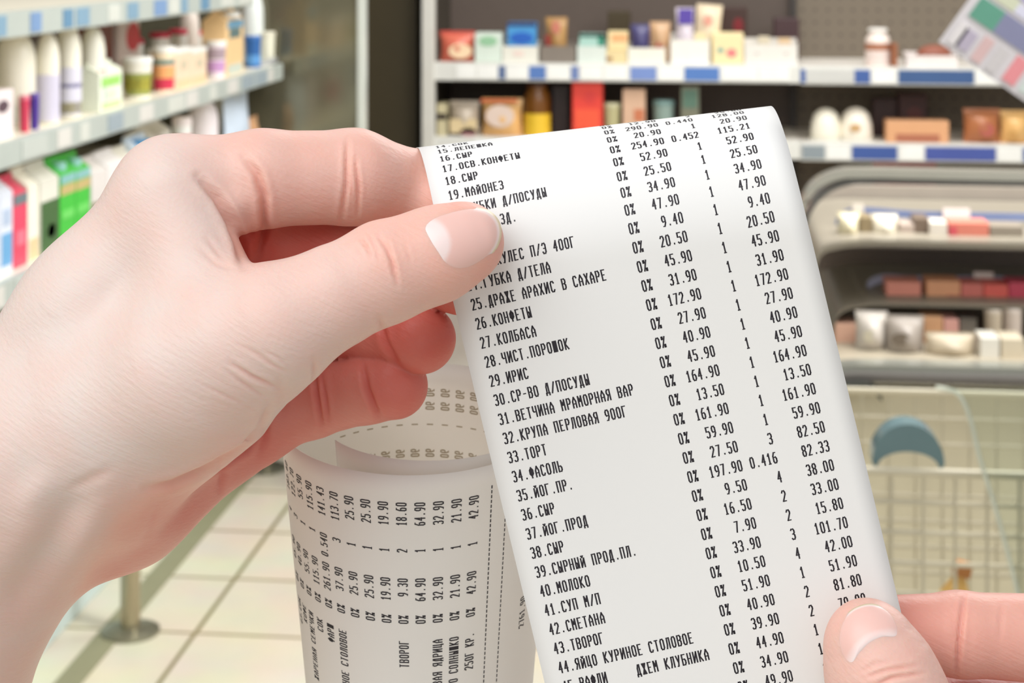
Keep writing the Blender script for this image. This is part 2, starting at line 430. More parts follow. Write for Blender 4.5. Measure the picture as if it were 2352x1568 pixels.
# lowest visible shelf
for k, (a, b) in enumerate(((-60, -20), (-20, 20), (20, 60), (60, 100))):
    left_item('box', a, b, 718, Z4, 'white carton in the low row under the third shelf', 'carton', (srgb(224, 234, 238),), d=.08, group='white cartons in the low row', h=.17)

# ------------------------------------------------------------------ rear wall unit
YF, YB = 5.9, 6.35
def zb(py, y=YF): return on_y(1400, py, y).z
ZU, ZL = zb(146), zb(318)
x_post = [on_y(p, 100, YF).x for p in (985, 1838)]
x_end = on_y(2700, 100, YF).x
bu = empty('wall_shelving', (x_post[0], YF, 0)); tag(bu, 'white steel wall shelving with blue and white price rails at the back', 'shelving')
def bb(mb, x0, x1, y0, y1, z0, z1): return mb.box(x0 - x_post[0], x1 - x_post[0], y0 - YF, y1 - YF, z0, z1)
def peg_mat():
    m = bpy.data.materials.new('perforated_panel'); m.use_nodes = True
    nt = m.node_tree; b = nt.nodes['Principled BSDF']
    tc = nt.nodes.new('ShaderNodeTexCoord')
    v = nt.nodes.new('ShaderNodeTexVoronoi'); v.inputs['Scale'].default_value = 22; v.inputs['Randomness'].default_value = 0
    nt.links.new(tc.outputs['Object'], v.inputs['Vector'])
    cr_ = nt.nodes.new('ShaderNodeValToRGB')
    cr_.color_ramp.elements[0].position = .10; cr_.color_ramp.elements[0].color = (*srgb(70, 62, 52), 1)
    cr_.color_ramp.elements[1].position = .2; cr_.color_ramp.elements[1].color = (*srgb(114, 103, 88), 1)
    nt.links.new(v.outputs['Distance'], cr_.inputs[0]); nt.links.new(cr_.outputs[0], b.inputs['Base Color'])
    b.inputs['Roughness'].default_value = .6
    return m
bb(MB(), x_post[0], x_post[1], YB, YB + .02, 0, 2.3).build('back_panel', mat(srgb(86, 74, 66), .6), bu)
bb(MB(), x_post[1], x_end, YB, YB + .02, 0, 2.3).build('back_panel', peg_mat(), bu)
for x in (x_post[0],):
    bb(MB(), x - .022, x + .022, YF - .02, YF + .02, 0, 2.3).build('upright', mat(srgb(212, 210, 202), .4), bu, bevel=.004)
    bb(MB(), x - .012, x + .012, YF + .02, YB, 0, 2.3).build('side_panel', mat(srgb(60, 54, 44), .5), bu)
for x in (x_post[1], x_end):
    bb(MB(), x - .012, x + .012, YB - .03, YB, 0, 2.3).build('upright', mat(srgb(52, 46, 42), .5), bu)
bayt = {
 ('u', 0): [(1050, 1094, W_), (1098, 1144, W_), (1146, 1162, srgb(90, 110, 150)), (1164, 1214, W_), (1216, 1254, srgb(86, 122, 186)), (1258, 1308, W_), (1312, 1330, srgb(110, 130, 180)), (1334, 1384, W_), (1388, 1440, W_), (1448, 1508, srgb(118, 142, 200)), (1512, 1570, W_), (1572, 1652, srgb(84, 124, 190)), (1658, 1740, W_), (1744, 1812, W_)],
 ('u', 1): [(1838, 1850, BLUE), (1850, 1960, srgb(204, 204, 200)), (1962, 1998, BLUE), (2002, 2056, W_), (2062, 2236, srgb(62, 92, 140)), (2240, 2352, W_)],
 ('l', 0): [(1090, 1160, W_), (1180, 1230, BLUE), (1300, 1380, W_), (1400, 1470, BLUE)],
 ('l', 1): [(1842, 1894, srgb(140, 150, 156)), (1900, 1950, W_), (1956, 2060, srgb(64, 90, 156)), (2066, 2120, W_), (2124, 2286, srgb(72, 88, 160)), (2290, 2344, W_), (2348, 2500, BLUE)]}
for nm, z in (('u', ZU), ('l', ZL), ('b', .62), ('b', .30)):
    for i, (xa, xb) in enumerate(((x_post[0] + .02, x_post[1]), (x_post[1] + .002, x_end))):
        zz = z + (.0 if i == 0 else -.004)
        bb(MB(), xa, xb, YF + .01, YB, zz - .03, zz).build('shelf', mat(srgb(226, 220, 210), .4), bu, bevel=.003)
        rail = bb(MB(), xa, xb, YF - .012, YF + .01, zz - .062, zz).build('price_rail', mat(srgb(222, 222, 216), .4), bu, bevel=.002)
        for (p0, p1, c) in bayt.get((nm, i), ()):
            bb(MB(), on_y(p0, 160, YF).x, on_y(p1, 160, YF).x, YF - .015, YF - .012, zz - .055, zz - .010).build('price_tag', mat(c, .4), rail)
# the dark cabinet side between the two units
ca, cb = on_y(770, 100, 6.0).x, on_y(958, 100, 6.0).x
ds = empty('cold_cabinet', ((ca + cb) / 2, 6.1, 0)); tag(ds, 'tall dark cabinet standing between dairy shelving and wall shelving', 'cabinet')
MB().box((ca - cb) / 2, (cb - ca) / 2, -.1, .4, .08, 2.3).build('body', mat(srgb(66, 58, 40), .45), ds, bevel=.006)
MB().box((ca - cb) / 2 + .02, (cb - ca) / 2 - .02, -.06, .36, 0, .08).build('plinth', mat(DARK, .5), ds)

TR = 'display tray'
back_item('bag', 1006, 1088, 74, ZU, 'coral red bag with a cream oval, leftmost on the upper wall shelf', 'bag', (srgb(214, 110, 88), [(.3, .95, .12, .62, srgb(244, 214, 176), 'o')], srgb(206, 80, 70)), name='bag')
back_item('box', 1090, 1152, 76, ZU, 'white box with a pale green oval on the upper wall shelf', 'box', (srgb(214, 226, 214), [(.15, .85, .55, .9, srgb(150, 196, 158), 'o')]), name='box')
back_item('tray', 1154, 1236, 106, ZU, 'white display tray holding the blue box', 'tray', (srgb(226, 224, 212), [(.3, .6, .4, .7, srgb(232, 210, 200))]))
back_item('box', 1165, 1231, 52, ZU + .005, 'blue box standing in a white display tray', 'box', (srgb(70, 148, 206), [(.1, .9, .45, .75, srgb(34, 96, 190), 'o'), (.0, 1., .9, 1., srgb(40, 60, 110))]), yf=5.93, d=.06, name='box')
back_item('tray', 1241, 1322, 106, ZU, 'grey display tray with a gold and red pouch in it', 'tray', (srgb(128, 118, 108),))
back_item('bag', 1252, 1302, 40, ZU + .005, 'gold and brown pouch with a pink top in the grey tray', 'pouch', (srgb(176, 136, 84), [(.3, .7, .62, .92, srgb(196, 120, 100), 'o'), (.0, .3, .3, .6, srgb(140, 50, 36))]), yf=5.93, d=.05)
back_item('tray', 1326, 1392, 106, ZU, 'pale mint display tray beside the grey tray', 'tray', (srgb(214, 222, 214),))
back_item('box', 1330, 1388, 78, ZU + .005, 'teal and white box in the mint tray', 'box', (srgb(176, 214, 202), [(.75, 1., .3, 1., srgb(50, 140, 116)), (.0, 1., .88, 1., srgb(30, 90, 80))]), yf=5.93, d=.06, name='box')
back_item('box', 1392, 1440, 116, ZU, 'low straw yellow box under the orange topped box', 'box', (srgb(226, 206, 156), [(.0, .3, .2, .5, srgb(150, 110, 80))]), name='box', d=.08)
back_item('box', 1396, 1442, 72, zb(116), 'yellow box with an orange band, on the straw box', 'box', (srgb(236, 216, 164), [(.2, .95, .45, .85, srgb(236, 174, 120))]), yf=5.925, d=.06, name='box')
back_item('tray', 1442, 1528, 110, ZU, 'white tray holding a navy pack and a brown pack', 'tray', (srgb(234, 230, 216),))
back_item('bag', 1448, 1492, 56, ZU + .005, 'navy pack in a white tray', 'pack', (srgb(70, 66, 110), [(.2, .8, .1, .3, srgb(210, 206, 220))]), yf=5.93, d=.05)
back_item('bag', 1492, 1540, 50, ZU + .005, 'brown and peach pack right of the navy one', 'pack', (srgb(196, 158, 120), [(.3, .7, .3, .5, srgb(170, 70, 66), 'o')]), yf=5.935, d=.05)
back_item('tray', 1540, 1630, 92, ZU, 'tall white tray with a violet and a cream bag', 'tray', (srgb(238, 234, 224),))
back_item('bag', 1552, 1594, 18, ZU + .005, 'white bag with a violet corner, standing in the tall tray', 'bag', (srgb(226, 216, 226), [(.15, .95, .7, .98, srgb(86, 66, 158))]), yf=5.935, d=.05, name='bag')
back_item('bag', 1590, 1650, 10, ZU + .005, 'cream see-through bag leaning right in the tall tray', 'bag', (srgb(226, 208, 178), [(.3, .65, .62, .82, srgb(224, 160, 140), 'o'), (.0, .9, .3, .5, srgb(240, 226, 178))]), yf=5.96, d=.05, tilt=.08, name='bag')
back_item('box', 1636, 1708, 76, ZU, 'cream yellow box with red and green dots', 'box', (srgb(240, 222, 172), [(.45, .78, .22, .5, srgb(226, 130, 130), 'o'), (.15, .38, .36, .54, srgb(140, 176, 160), 'o')]), name='box')
back_item('tray', 1710, 1832, 102, ZU, 'wide white tray, last before the shelf joint', 'tray', (srgb(226, 222, 214), [(.2, .27, .5, .6, srgb(190, 184, 180)), (.75, .82, .5, .6, srgb(190, 184, 180))]))
back_item('box', 1742, 1768, 84, ZU + .005, 'small cream pack peeping over the wide white tray', 'pack', (srgb(218, 206, 180),), yf=5.94, d=.03, name='pack')
back_item('box', 1788, 1816, 88, ZU + .005, 'small peach pack at the right end of the wide tray', 'pack', (srgb(226, 196, 156),), yf=5.94, d=.03, name='pack')
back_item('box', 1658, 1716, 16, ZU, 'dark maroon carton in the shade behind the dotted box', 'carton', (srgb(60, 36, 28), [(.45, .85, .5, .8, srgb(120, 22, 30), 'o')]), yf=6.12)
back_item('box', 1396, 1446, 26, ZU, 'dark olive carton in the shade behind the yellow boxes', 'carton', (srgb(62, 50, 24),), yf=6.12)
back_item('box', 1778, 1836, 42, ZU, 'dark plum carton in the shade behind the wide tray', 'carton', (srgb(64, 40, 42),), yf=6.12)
# upper shelf, right bay
back_item('bottle', 1990, 2048, 66, ZU - .004, 'white topped bottle with a brown label, alone on the right bay', 'bottle', (srgb(240, 224, 214), srgb(246, 242, 236), [(.0, .42, srgb(232, 214, 206)), (.42, .6, srgb(170, 110, 80))], .62))
back_item('box', 2048, 2062, 100, ZU - .004, 'narrow brown pack touching the white topped bottle', 'pack', (srgb(150, 92, 60),), name='pack', d=.05)
back_item('tray', 2082, 2200, 128, ZU - .004, 'flat white tray with a brown loaf', 'tray', (srgb(230, 222, 218),))
back_item('mound', 2106, 2192, 104, ZU, 'brown loaf lying in a flat white tray', 'loaf', (srgb(146, 84, 64),), yf=5.94, d=.08, name='loaf')
# lower shelf, left bay
back_item('box', 1004, 1026, 238, ZL, 'thin cream pack by the white upright on the lower shelf', 'pack', (srgb(196, 186, 150), [(.0, 1., .5, .7, srgb(60, 50, 40))]), name='pack')
back_item('bag', 1030, 1098, 234, ZL, 'grey beige bag right of the white upright', 'bag', (srgb(188, 174, 156), [(.05, .95, .1, .5, srgb(222, 200, 156)), (.4, .95, .0, .25, srgb(180, 130, 130), 'o')], ), name='bag')
back_item('bag', 1104, 1198, 228, ZL, 'orange edged bag with a pale round window', 'bag', (srgb(232, 184, 120), [(.12, .82, .25, .85, srgb(226, 204, 190), 'o'), (.0, .9, .92, 1., srgb(206, 96, 60))]), name='bag')
back_item('bottle', 1200, 1262, 188, ZL, 'amber jar with a yellow foot on the lower shelf', 'jar', (srgb(110, 66, 14), srgb(60, 30, 20), [(.0, .42, srgb(232, 190, 50))], .7), name='jar')
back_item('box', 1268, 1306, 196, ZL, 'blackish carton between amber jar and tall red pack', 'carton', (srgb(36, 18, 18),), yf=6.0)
back_item('box', 1314, 1384, 184, ZL, 'tall bright red pack on the lower shelf', 'pack', (srgb(226, 66, 54), [(.1, .9, .15, .5, srgb(240, 90, 60)), (.4, .8, .6, .8, srgb(214, 60, 56), 'o')]), name='pack')
back_item('tub', 1386, 1424, 238, ZL, 'small pale green pot right of the tall red pack', 'pot', (srgb(186, 180, 136), srgb(200, 196, 160)))
back_item('box', 1430, 1482, 206, ZL, 'pinkish tan box right of the pale green pot', 'box', (srgb(214, 176, 148), [(.5, .95, .35, .6, srgb(200, 120, 84)), (.05, .9, .08, .3, srgb(232, 196, 160))]), name='box')
back_item('tub', 1500, 1548, 232, ZL, 'grey teal pot just above the receipt edge', 'pot', (srgb(140, 160, 152), srgb(120, 150, 146)))
back_item('box', 1564, 1606, 200, ZL, 'grey green box highest above the receipt edge', 'box', (srgb(118, 118, 100), [(.1, .9, .6, .95, srgb(86, 116, 100))]), name='box')
# lower shelf, right bay
back_item('mound', 1864, 1936, 252, ZL - .004, 'white cream cake nearest the receipt\'s upper right corner', 'cake', (srgb(246, 240, 222),), d=.12)
back_item('mound', 1932, 2008, 250, ZL - .004, 'white cream cake with a tan spot', 'cake', (srgb(246, 238, 222), [(.25, .6, .3, .55, srgb(206, 168, 120), 'o')]), d=.12)
back_item('box', 2036, 2180, 278, ZL - .004, 'long flat tan pastry box on the right bay', 'box', (srgb(222, 166, 122), [(.15, .85, .05, .4, srgb(176, 110, 84))]), name='box')
back_item('bag', 2216, 2302, 252, ZL - .004, 'russet bag of pastries on the right bay', 'bag', (srgb(178, 112, 72), [(.4, .8, .2, .6, srgb(180, 96, 84), 'o')]), name='bag')
back_item('bag', 2302, 2370, 256, ZL - .004, 'golden bag of pastries at the right picture edge', 'bag', (srgb(232, 184, 116), [(.2, .5, .1, .4, srgb(200, 150, 84), 'o')]), name='bag')
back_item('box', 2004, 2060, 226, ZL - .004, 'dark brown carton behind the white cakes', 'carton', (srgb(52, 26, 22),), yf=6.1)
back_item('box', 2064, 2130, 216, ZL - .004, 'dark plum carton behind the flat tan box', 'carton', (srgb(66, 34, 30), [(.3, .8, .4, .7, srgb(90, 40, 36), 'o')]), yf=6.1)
back_item('box', 2008, 2152, 372, .62, 'dark red box on the bottom shelf, above the cooler rim', 'box', (srgb(140, 8, 22),), yf=5.95, name='box')
# ------------------------------------------------------------------ chilled display case on the right
def ribbon(pts, y0, y1, h, o):
    """strip following pixel points in the plane y0: h metres tall, reaching back to y1"""
    vs = []; fs = []
    for (px, py) in pts:
        p = on_y(px, py, y0)
        for yy, dz in ((y0, 0), (y0, -h), (y1, -h), (y1, 0)):
            vs.append((p.x - o.x, yy - o.y, p.z + dz - o.z))
    n = len(pts)
    for i in range(n - 1):
        for k in range(4):
            k2 = (k + 1) % 4
            fs.append((i * 4 + k, i * 4 + k2, (i + 1) * 4 + k2, (i + 1) * 4 + k))
    fs += [(0, 1, 2, 3), tuple((n - 1) * 4 + k for k in (3, 2, 1, 0))]
    return MB().add(vs, fs)

def arc_px(pts, n=8):
    """Catmull-Rom through pixel points"""
    out = []
    P_ = [pts[0]] + list(pts) + [pts[-1]]
    for i in range(1, len(P_) - 2):
        p0, p1, p2, p3 = P_[i - 1], P_[i], P_[i + 1], P_[i + 2]
        for k in range(n):
            t = k / n
            out.append(tuple(.5 * (2 * p1[j] + (p2[j] - p0[j]) * t + (2 * p0[j] - 5 * p1[j] + 4 * p2[j] - p3[j]) * t * t + (3 * p1[j] - p0[j] - 3 * p2[j] + p3[j]) * t ** 3) for j in (0, 1)))
    out.append(tuple(pts[-1]))
    return out

DC = Vector((on_y(2150, 500, 3.5).x, 3.5, 0))
dc = empty('chilled_display_case', DC); tag(dc, 'grey chilled display case with curved end and stepped decks of packed meat', 'display case')
def dbox(px0, px1, py0, py1, y0, y1):
    a, b = on_y(px0, py0, y0), on_y(px1, py1, y0)
    return MB().box(a.x - DC.x, b.x - DC.x, y0 - DC.y, y1 - DC.y, b.z, a.z)
R_ = 2900
dbox(1858, R_, 425, 880, 4.12, 4.15).build('back_panel', mat(srgb(164, 154, 142), .4), dc)
dbox(1880, R_, 568, 640, 4.06, 4.11).build('deck_riser', mat(srgb(132, 118, 110), .5), dc)
dbox(1900, R_, 690, 728, 3.92, 3.95).build('deck_riser', mat(srgb(60, 50, 48), .5), dc)
ribbon(arc_px([(1828, 560), (1838, 480), (1866, 425), (1920, 396), (1990, 390), (2200, 394), (R_, 408)]), 3.40, 3.46, .016, DC).build('top_rim', mat(srgb(176, 174, 162), .25, .5), dc, smooth=False)
ribbon(arc_px([(1846, 560), (1858, 490), (1890, 440), (1940, 414), (2010, 408), (2200, 411), (R_, 425)]), 3.42, 3.50, .012, DC).build('inner_rim', mat(srgb(110, 110, 108), .3, .4), dc)
area_lamp('case_fill', (DC.x + .35, 3.62, 1.135), 1.1, 0.9, (DC.x + .35, 3.75, .7), size_y=.06)  # added fill below the rim, lifts the dark gaps between the decks
# upper step
ribbon(arc_px([(1872, 610), (1888, 572), (1930, 558), (2000, 552), (2200, 556), (R_, 570)]), 3.52, 4.10, .012, DC).build('deck', mat(srgb(160, 152, 136), .35), dc)
ribbon(arc_px([(1920, 506), (1934, 488), (1960, 478), (2010, 478), (2080, 484), (2200, 488), (R_, 502)]), 3.74, 3.75, .016, DC).build('price_strip', mat(srgb(104, 116, 150), .4), dc)
dbox(2166, 2228, 478, 512, 3.733, 3.738).build('price_card', mat(srgb(216, 204, 200), .4), dc)
dbox(1958, 1984, 468, 494, 3.733, 3.738).build('price_card', mat(srgb(206, 198, 186), .4), dc)
# middle step
ribbon(arc_px([(1992, 650), (2008, 636), (2040, 630), (2100, 634), (2200, 634), (R_, 642)]), 3.66, 3.67, .018, DC).build('price_strip', mat(srgb(156, 156, 176), .4), dc)
dbox(2236, 2282, 624, 648, 3.653, 3.658).build('price_card', mat(srgb(214, 204, 194), .4), dc)
ribbon(arc_px([(1912, 760), (1930, 715), (1980, 700), (2100, 697), (R_, 712)]), 3.50, 3.93, .006, DC).build('deck', mat(srgb(120, 112, 98), .4), dc)
# lower well, rim, bumper and body
ribbon(arc_px([(1900, 850), (1930, 832), (2000, 830), (2200, 832), (R_, 848)]), 3.34, 3.95, .012, DC).build('deck', mat(srgb(176, 166, 146), .4), dc)
ribbon(arc_px([(1890, 862), (1930, 842), (2010, 838), (2200, 842), (R_, 858)]), 3.28, 3.33, .020, DC).build('front_rim', mat(srgb(160, 162, 152), .25, .4), dc)
ribbon(arc_px([(1880, 880), (1940, 862), (2040, 862), (2200, 866), (R_, 880)]), 3.25, 3.32, .012, DC).build('bumper', mat(srgb(98, 94, 90), .35), dc)
ribbon(arc_px([(1900, 925), (1935, 890), (1985, 882), (2010, 892), (2026, 908)]), 3.22, 3.26, .012, DC).build('corner_handle', mat(srgb(70, 72, 66), .3, .3), dc)
a, b = on_y(1890, 890, 3.3), on_y(R_, 890, 3.3)
MB().box(a.x - DC.x, b.x - DC.x, 3.3 - DC.y, 4.15 - DC.y, .04, a.z).build('body', mat(srgb(206, 198, 172), .35), dc, bevel=.01)

def deck_item(kind, px0, px1, pt, pb, yf, label, cat, args, d=.08, name=None):
    a, b = on_y(px0, pb, yf), on_y(px1, pb, yf)
    w = b.x - a.x
    z = a.z
    h = on_y((px0 + px1) / 2, pt, yf).z - z
    if kind == 'tub': d = w
    r = empty(name or NAME[kind], ((a.x + b.x) / 2, yf + d / 2, z))
    KIND[kind](r, w, d, h, *args)
    return tag(r, label, cat)
CL = 'pack'
def film(c): return [(.08, .92, .1, .9, c)]
for q in (
    ('bag', 1926, 1978, 492, 553, 3.6, 'cream pack at the curved end of the upper cooler step', CL, (srgb(226, 216, 184),)),
    ('box', 1976, 2002, 500, 553, 3.62, 'brown pack between two cream packs on the upper cooler step', CL, (srgb(136, 120, 90),)),
    ('bag', 2004, 2066, 496, 554, 3.6, 'wide cream pack on the upper cooler step', CL, (srgb(222, 214, 194),)),
    ('box', 2068, 2100, 516, 554, 3.62, 'mauve brown pack on the upper cooler step', CL, (srgb(176, 160, 148),)),
    ('box', 2100, 2134, 502, 554, 3.62, 'dark brown pack left of the white pack on the upper cooler step', CL, (srgb(110, 94, 80),)),
    ('box', 2136, 2176, 512, 555, 3.6, 'white pack left of the coral pack on the upper cooler step', CL, (srgb(216, 208, 196),)),
    ('box', 2180, 2272, 512, 555, 3.6, 'long coral meat pack on the upper cooler step', CL, (srgb(206, 122, 104), [(.0, .2, .3, .8, srgb(200, 80, 90))])),
    ('box', 2274, 2352, 520, 556, 3.6, 'long grey pack right of the coral meat pack', CL, (srgb(140, 130, 116),)),
    ('box', 2036, 2116, 648, 697, 3.58, 'salmon pink pack at the left of the middle cooler step', CL, (srgb(226, 146, 126),)),
    ('box', 2128, 2206, 646, 698, 3.58, 'orange pack on the middle cooler step', CL, (srgb(228, 164, 122), [(.6, 1., .0, .4, srgb(170, 76, 76))])),
    ('box', 2208, 2258, 652, 699, 3.58, 'dull red pack right of the orange pack', CL, (srgb(216, 120, 108),)),
    ('box', 2260, 2316, 654, 700, 3.58, 'bright red pack on the middle cooler step', CL, (srgb(230, 104, 92), [(.1, .5, .1, .5, srgb(224, 120, 100))])),
    ('box', 2318, 2400, 650, 701, 3.58, 'crimson pack cut by the right picture edge', CL, (srgb(206, 76, 96),)),
    ('box', 1918, 1968, 744, 800, 3.5, 'peach pack nearest the receipt in the lower cooler well', CL, (srgb(214, 170, 146),)),
    ('bag', 1968, 2044, 722, 812, 3.42, 'big pale see-through bag in the lower cooler well', 'bag', (srgb(206, 198, 188), [(.2, .6, .3, .6, srgb(190, 182, 160), 'o')])),
    ('bag', 2038, 2128, 732, 826, 3.40, 'grey crumpled bag in the lower cooler well', 'bag', (srgb(164, 154, 144), [(.1, .6, .35, .65, srgb(110, 98, 84), 'o')])),
    ('box', 2122, 2166, 728, 790, 3.5, 'tan orange pack in the lower cooler well', CL, (srgb(204, 156, 116),)),
    ('box', 2168, 2202, 734, 790, 3.5, 'pink pack in the lower cooler well', CL, (srgb(214, 160, 148),)),
    ('box', 2204, 2244, 730, 790, 3.52, 'grey teal pack right of the pink one', CL, (srgb(120, 114, 104),)),
    ('bag', 2130, 2246, 772, 830, 3.38, 'long sandy bag along the front of the lower cooler well', 'bag', (srgb(190, 176, 152),)),
    ('tub', 2264, 2306, 712, 786, 3.5, 'whitish tub in the lower cooler well', 'tub', (srgb(196, 182, 160), srgb(214, 202, 186), [(.0, .12, srgb(190, 150, 110))])),
    ('tub', 2308, 2352, 710, 786, 3.5, 'pale pinkish tub right of the whitish tub', 'tub', (srgb(206, 192, 180), srgb(222, 210, 200), [(.0, .12, srgb(190, 150, 110))])),
    ('box', 2252, 2296, 776, 832, 3.38, 'small white pack before the whitish tub', CL, (srgb(220, 216, 204),)),
    ('box', 2300, 2352, 778, 833, 3.38, 'beige pack at the right edge of the lower cooler well', CL, (srgb(206, 194, 170),)),
):
    deck_item(*q[:9], d=.07, name='meat_pack' if q[0] == 'box' else None)

# ------------------------------------------------------------------ shopping trolley in front of the case
YT = 2.35
ta, tb = on_y(1975, 1080, YT), on_y(2640, 1080, YT)
TRO = Vector((ta.x, YT, 0))
tro = empty('shopping_trolley', TRO); tag(tro, 'wire shopping trolley with a teal arch, standing before the display case', 'trolley')
wm = mat(srgb(196, 188, 164), .4)
zt, zbm = ta.z, .52
Wt = tb.x - ta.x; Dt = .42
def grid_panel(name, a, u, v, nu, nv, r=.0022):
    mb = MB(); a = Vector(a); u = Vector(u); v = Vector(v)
    for i in range(nu + 1):
        p = a + u * (i / nu); mb.tube([p, p + v], r, 6)
    for j in range(nv + 1):
        p = a + v * (j / nv); mb.tube([p, p + u], r * 1.5, 6)
    return mb.build(name, wm, tro)
grid_panel('front_grid', (0, 0, zbm), (Wt, 0, 0), (0, 0, zt - zbm), 9, 9, .0024)
grid_panel('rear_grid', (0, Dt, zbm), (Wt, 0, 0), (0, 0, zt - zbm), 9, 9)
grid_panel('side_grid', (0, 0, zbm), (0, Dt, 0), (0, 0, zt - zbm), 6, 6)
grid_panel('side_grid', (Wt, 0, zbm), (0, Dt, 0), (0, 0, zt - zbm), 6, 6)
grid_panel('basket_floor', (0, 0, zbm), (Wt, 0, 0), (0, Dt, 0), 9, 6)
MB().tube([(0, 0, zt), (Wt, 0, zt), (Wt, Dt, zt), (0, Dt, zt), (0, 0, zt)], .006, 8).build('rim_wire', wm, tro)
for x in (.05, Wt - .05):
    for y in (.04, Dt - .04):
        lg = MB().tube([(x, y, zbm), (x, y, .11)], .010, 8).build('leg', wm, tro)
        MB().tube([(x - .012, y, .05), (x + .012, y, .05)], .05, 16).build('castor', mat(srgb(60, 60, 60), .6), lg)
# teal plastic arch over the basket
arc = []
c0 = on_y(2088, 1070, YT); R0 = (on_y(2172, 1070, YT).x - c0.x)
for k in range(25):
    a_ = math.pi * k / 24
    arc.append((c0.x - TRO.x - R0 * math.cos(a_), .02, c0.z + R0 * 1.12 * math.sin(a_)))
mb = MB(); vs = []; fs = []
for (x, y, z) in arc:
    dx, dz = (x - (c0.x - TRO.x)), z - c0.z
    l = math.hypot(dx, dz); ix, iz = (c0.x - TRO.x) + dx * .86, c0.z + dz * .42 - .006
    vs += [(x, y - .012, z), (x, y + .03, z), (ix, y + .03, iz), (ix, y - .012, iz)]
for i in range(24):
    for k in range(4):
        fs.append((i * 4 + k, i * 4 + (k + 1) % 4, (i + 1) * 4 + (k + 1) % 4, (i + 1) * 4 + k))
fs += [(0, 1, 2, 3), (96, 99, 98, 97)]
mb.add(vs, fs).build('arch', mat(srgb(104, 130, 134), .15), tro)
# clear bent shield
def clear_mat():
    m = bpy.data.materials.new('clear_plastic'); m.use_nodes = True
    nt = m.node_tree; nt.nodes.clear()
    o = nt.nodes.new('ShaderNodeOutputMaterial'); mx = nt.nodes.new('ShaderNodeMixShader')
    t = nt.nodes.new('ShaderNodeBsdfTransparent'); g = nt.nodes.new('ShaderNodeBsdfGlossy')
    t.inputs[0].default_value = (.93, .96, .93, 1); g.inputs['Roughness'].default_value = .06
    f = nt.nodes.new('ShaderNodeFresnel'); f.inputs[0].default_value = 1.6
    nt.links.new(f.outputs[0], mx.inputs[0]); nt.links.new(t.outputs[0], mx.inputs[1]); nt.links.new(g.outputs[0], mx.inputs[2])
    nt.links.new(mx.outputs[0], o.inputs[0])
    return m
CLEAR = clear_mat()
edge_px = arc_px([(2150, 890), (2200, 905), (2228, 960), (2250, 1050), (2290, 1180), (2330, 1330), (2350, 1420)])
out = [on_y(px, py, YT - .03) for px, py in edge_px]
out += [on_y(2640, 1420, YT - .03), on_y(2640, 890, YT - .03)]
vs = [(p.x - TRO.x, -.03, p.z) for p in out] + [(p.x - TRO.x, -.027, p.z) for p in out]
n = len(out)
shield = MB().add(vs, [tuple(range(n)), tuple(range(n, 2 * n))[::-1]] + [(k, (k + 1) % n, n + (k + 1) % n, n + k) for k in range(n)]).build('clear_shield', CLEAR, tro)
MB().tube([(p.x - TRO.x, -.0285, p.z) for p in out[:len(edge_px)]], .0028, 8).build('shield_edge', mat(srgb(206, 212, 196), .2), shield)
# orange snack in the trolley
z_ = zbm + .002
p0 = on_y(2140, 1340, YT + .15)
r = empty('snack_bag', (p0.x, YT + .17, z_)); r.rotation_euler.y = .25
mb = MB()
hz = p0.z - z_ + .02
mb.add([(-.05, -.03, 0), (.05, -.03, 0), (.05, .03, 0), (-.05, .03, 0), (-.03, -.035, hz * .6), (.035, -.035, hz * .6), (.035, .03, hz * .6), (-.03, .03, hz * .6), (-.004, -.004, hz), (.004, -.004, hz), (.004, .004, hz), (-.004, .004, hz)],
       [(3, 2, 1, 0), (0, 1, 5, 4), (1, 2, 6, 5), (2, 3, 7, 6), (3, 0, 4, 7), (4, 5, 9, 8), (5, 6, 10, 9), (6, 7, 11, 10), (7, 4, 8, 11), (8, 9, 10, 11)])
mb.build('pouch', mat(srgb(206, 164, 92), .4), r, bevel=.003)
MB().box(-.012, .012, -.01, .01, hz * .96, hz * 1.06).build('top_seal', mat(srgb(176, 116, 60), .4), r)
tag(r, 'orange yellow pointed snack bag lying in the wire trolley', 'snack bag')

# ------------------------------------------------------------------ tilted hanging board, upper right
YH = 3.0
pc = on_y(2156, 96, YH); u_ = on_y(2157, 96, YH).x - pc.x
hb_ = empty('hanging_promotion_board', pc); hb_.rotation_euler.y = math.radians(35)
Wb, Hb = 330 * u_, 250 * u_
MB().box(0, Wb, -.002, .002, 0, Hb).build('board', mat(srgb(206, 202, 206), .4), hb_)
for x0, x1, z0, z1, c in ((.04, .12, .05, .28, srgb(216, 212, 214)), (.10, .2, .06, .26, srgb(176, 168, 186)), (.24, .32, .04, .3, srgb(206, 176, 176)), (.36, .44, .04, .3, srgb(196, 192, 194)), (.5, .6, .05, .32, srgb(220, 140, 146)), (.64, .9, .05, .3, srgb(196, 208, 204)),
                          (.06, .26, .36, .58, srgb(92, 150, 130)), (.26, .62, .36, .58, srgb(128, 130, 160)), (.62, .95, .36, .58, srgb(168, 150, 156)),
                          (.1, .3, .62, .74, srgb(196, 200, 176)), (.3, .9, .62, .72, srgb(204, 204, 222)), (.08, .2, .78, .96, srgb(222, 196, 160)), (.24, .6, .76, .98, srgb(164, 156, 204)), (.62, .9, .76, .98, srgb(178, 178, 120))):
    MB().box(x0 * Wb, x1 * Wb, -.0035, -.002, z0 * Hb, z1 * Hb).build('printed_panel', mat(c, .4), hb_)
MB().tube([(.1 * Wb, 0, Hb), (.75 * Wb, 0, Hb + .9)], .0015, 6).build('cord', mat(srgb(160, 160, 160), .5), hb_)
tag(hb_, 'tilted colourful promotion board hanging at the upper right', 'board')
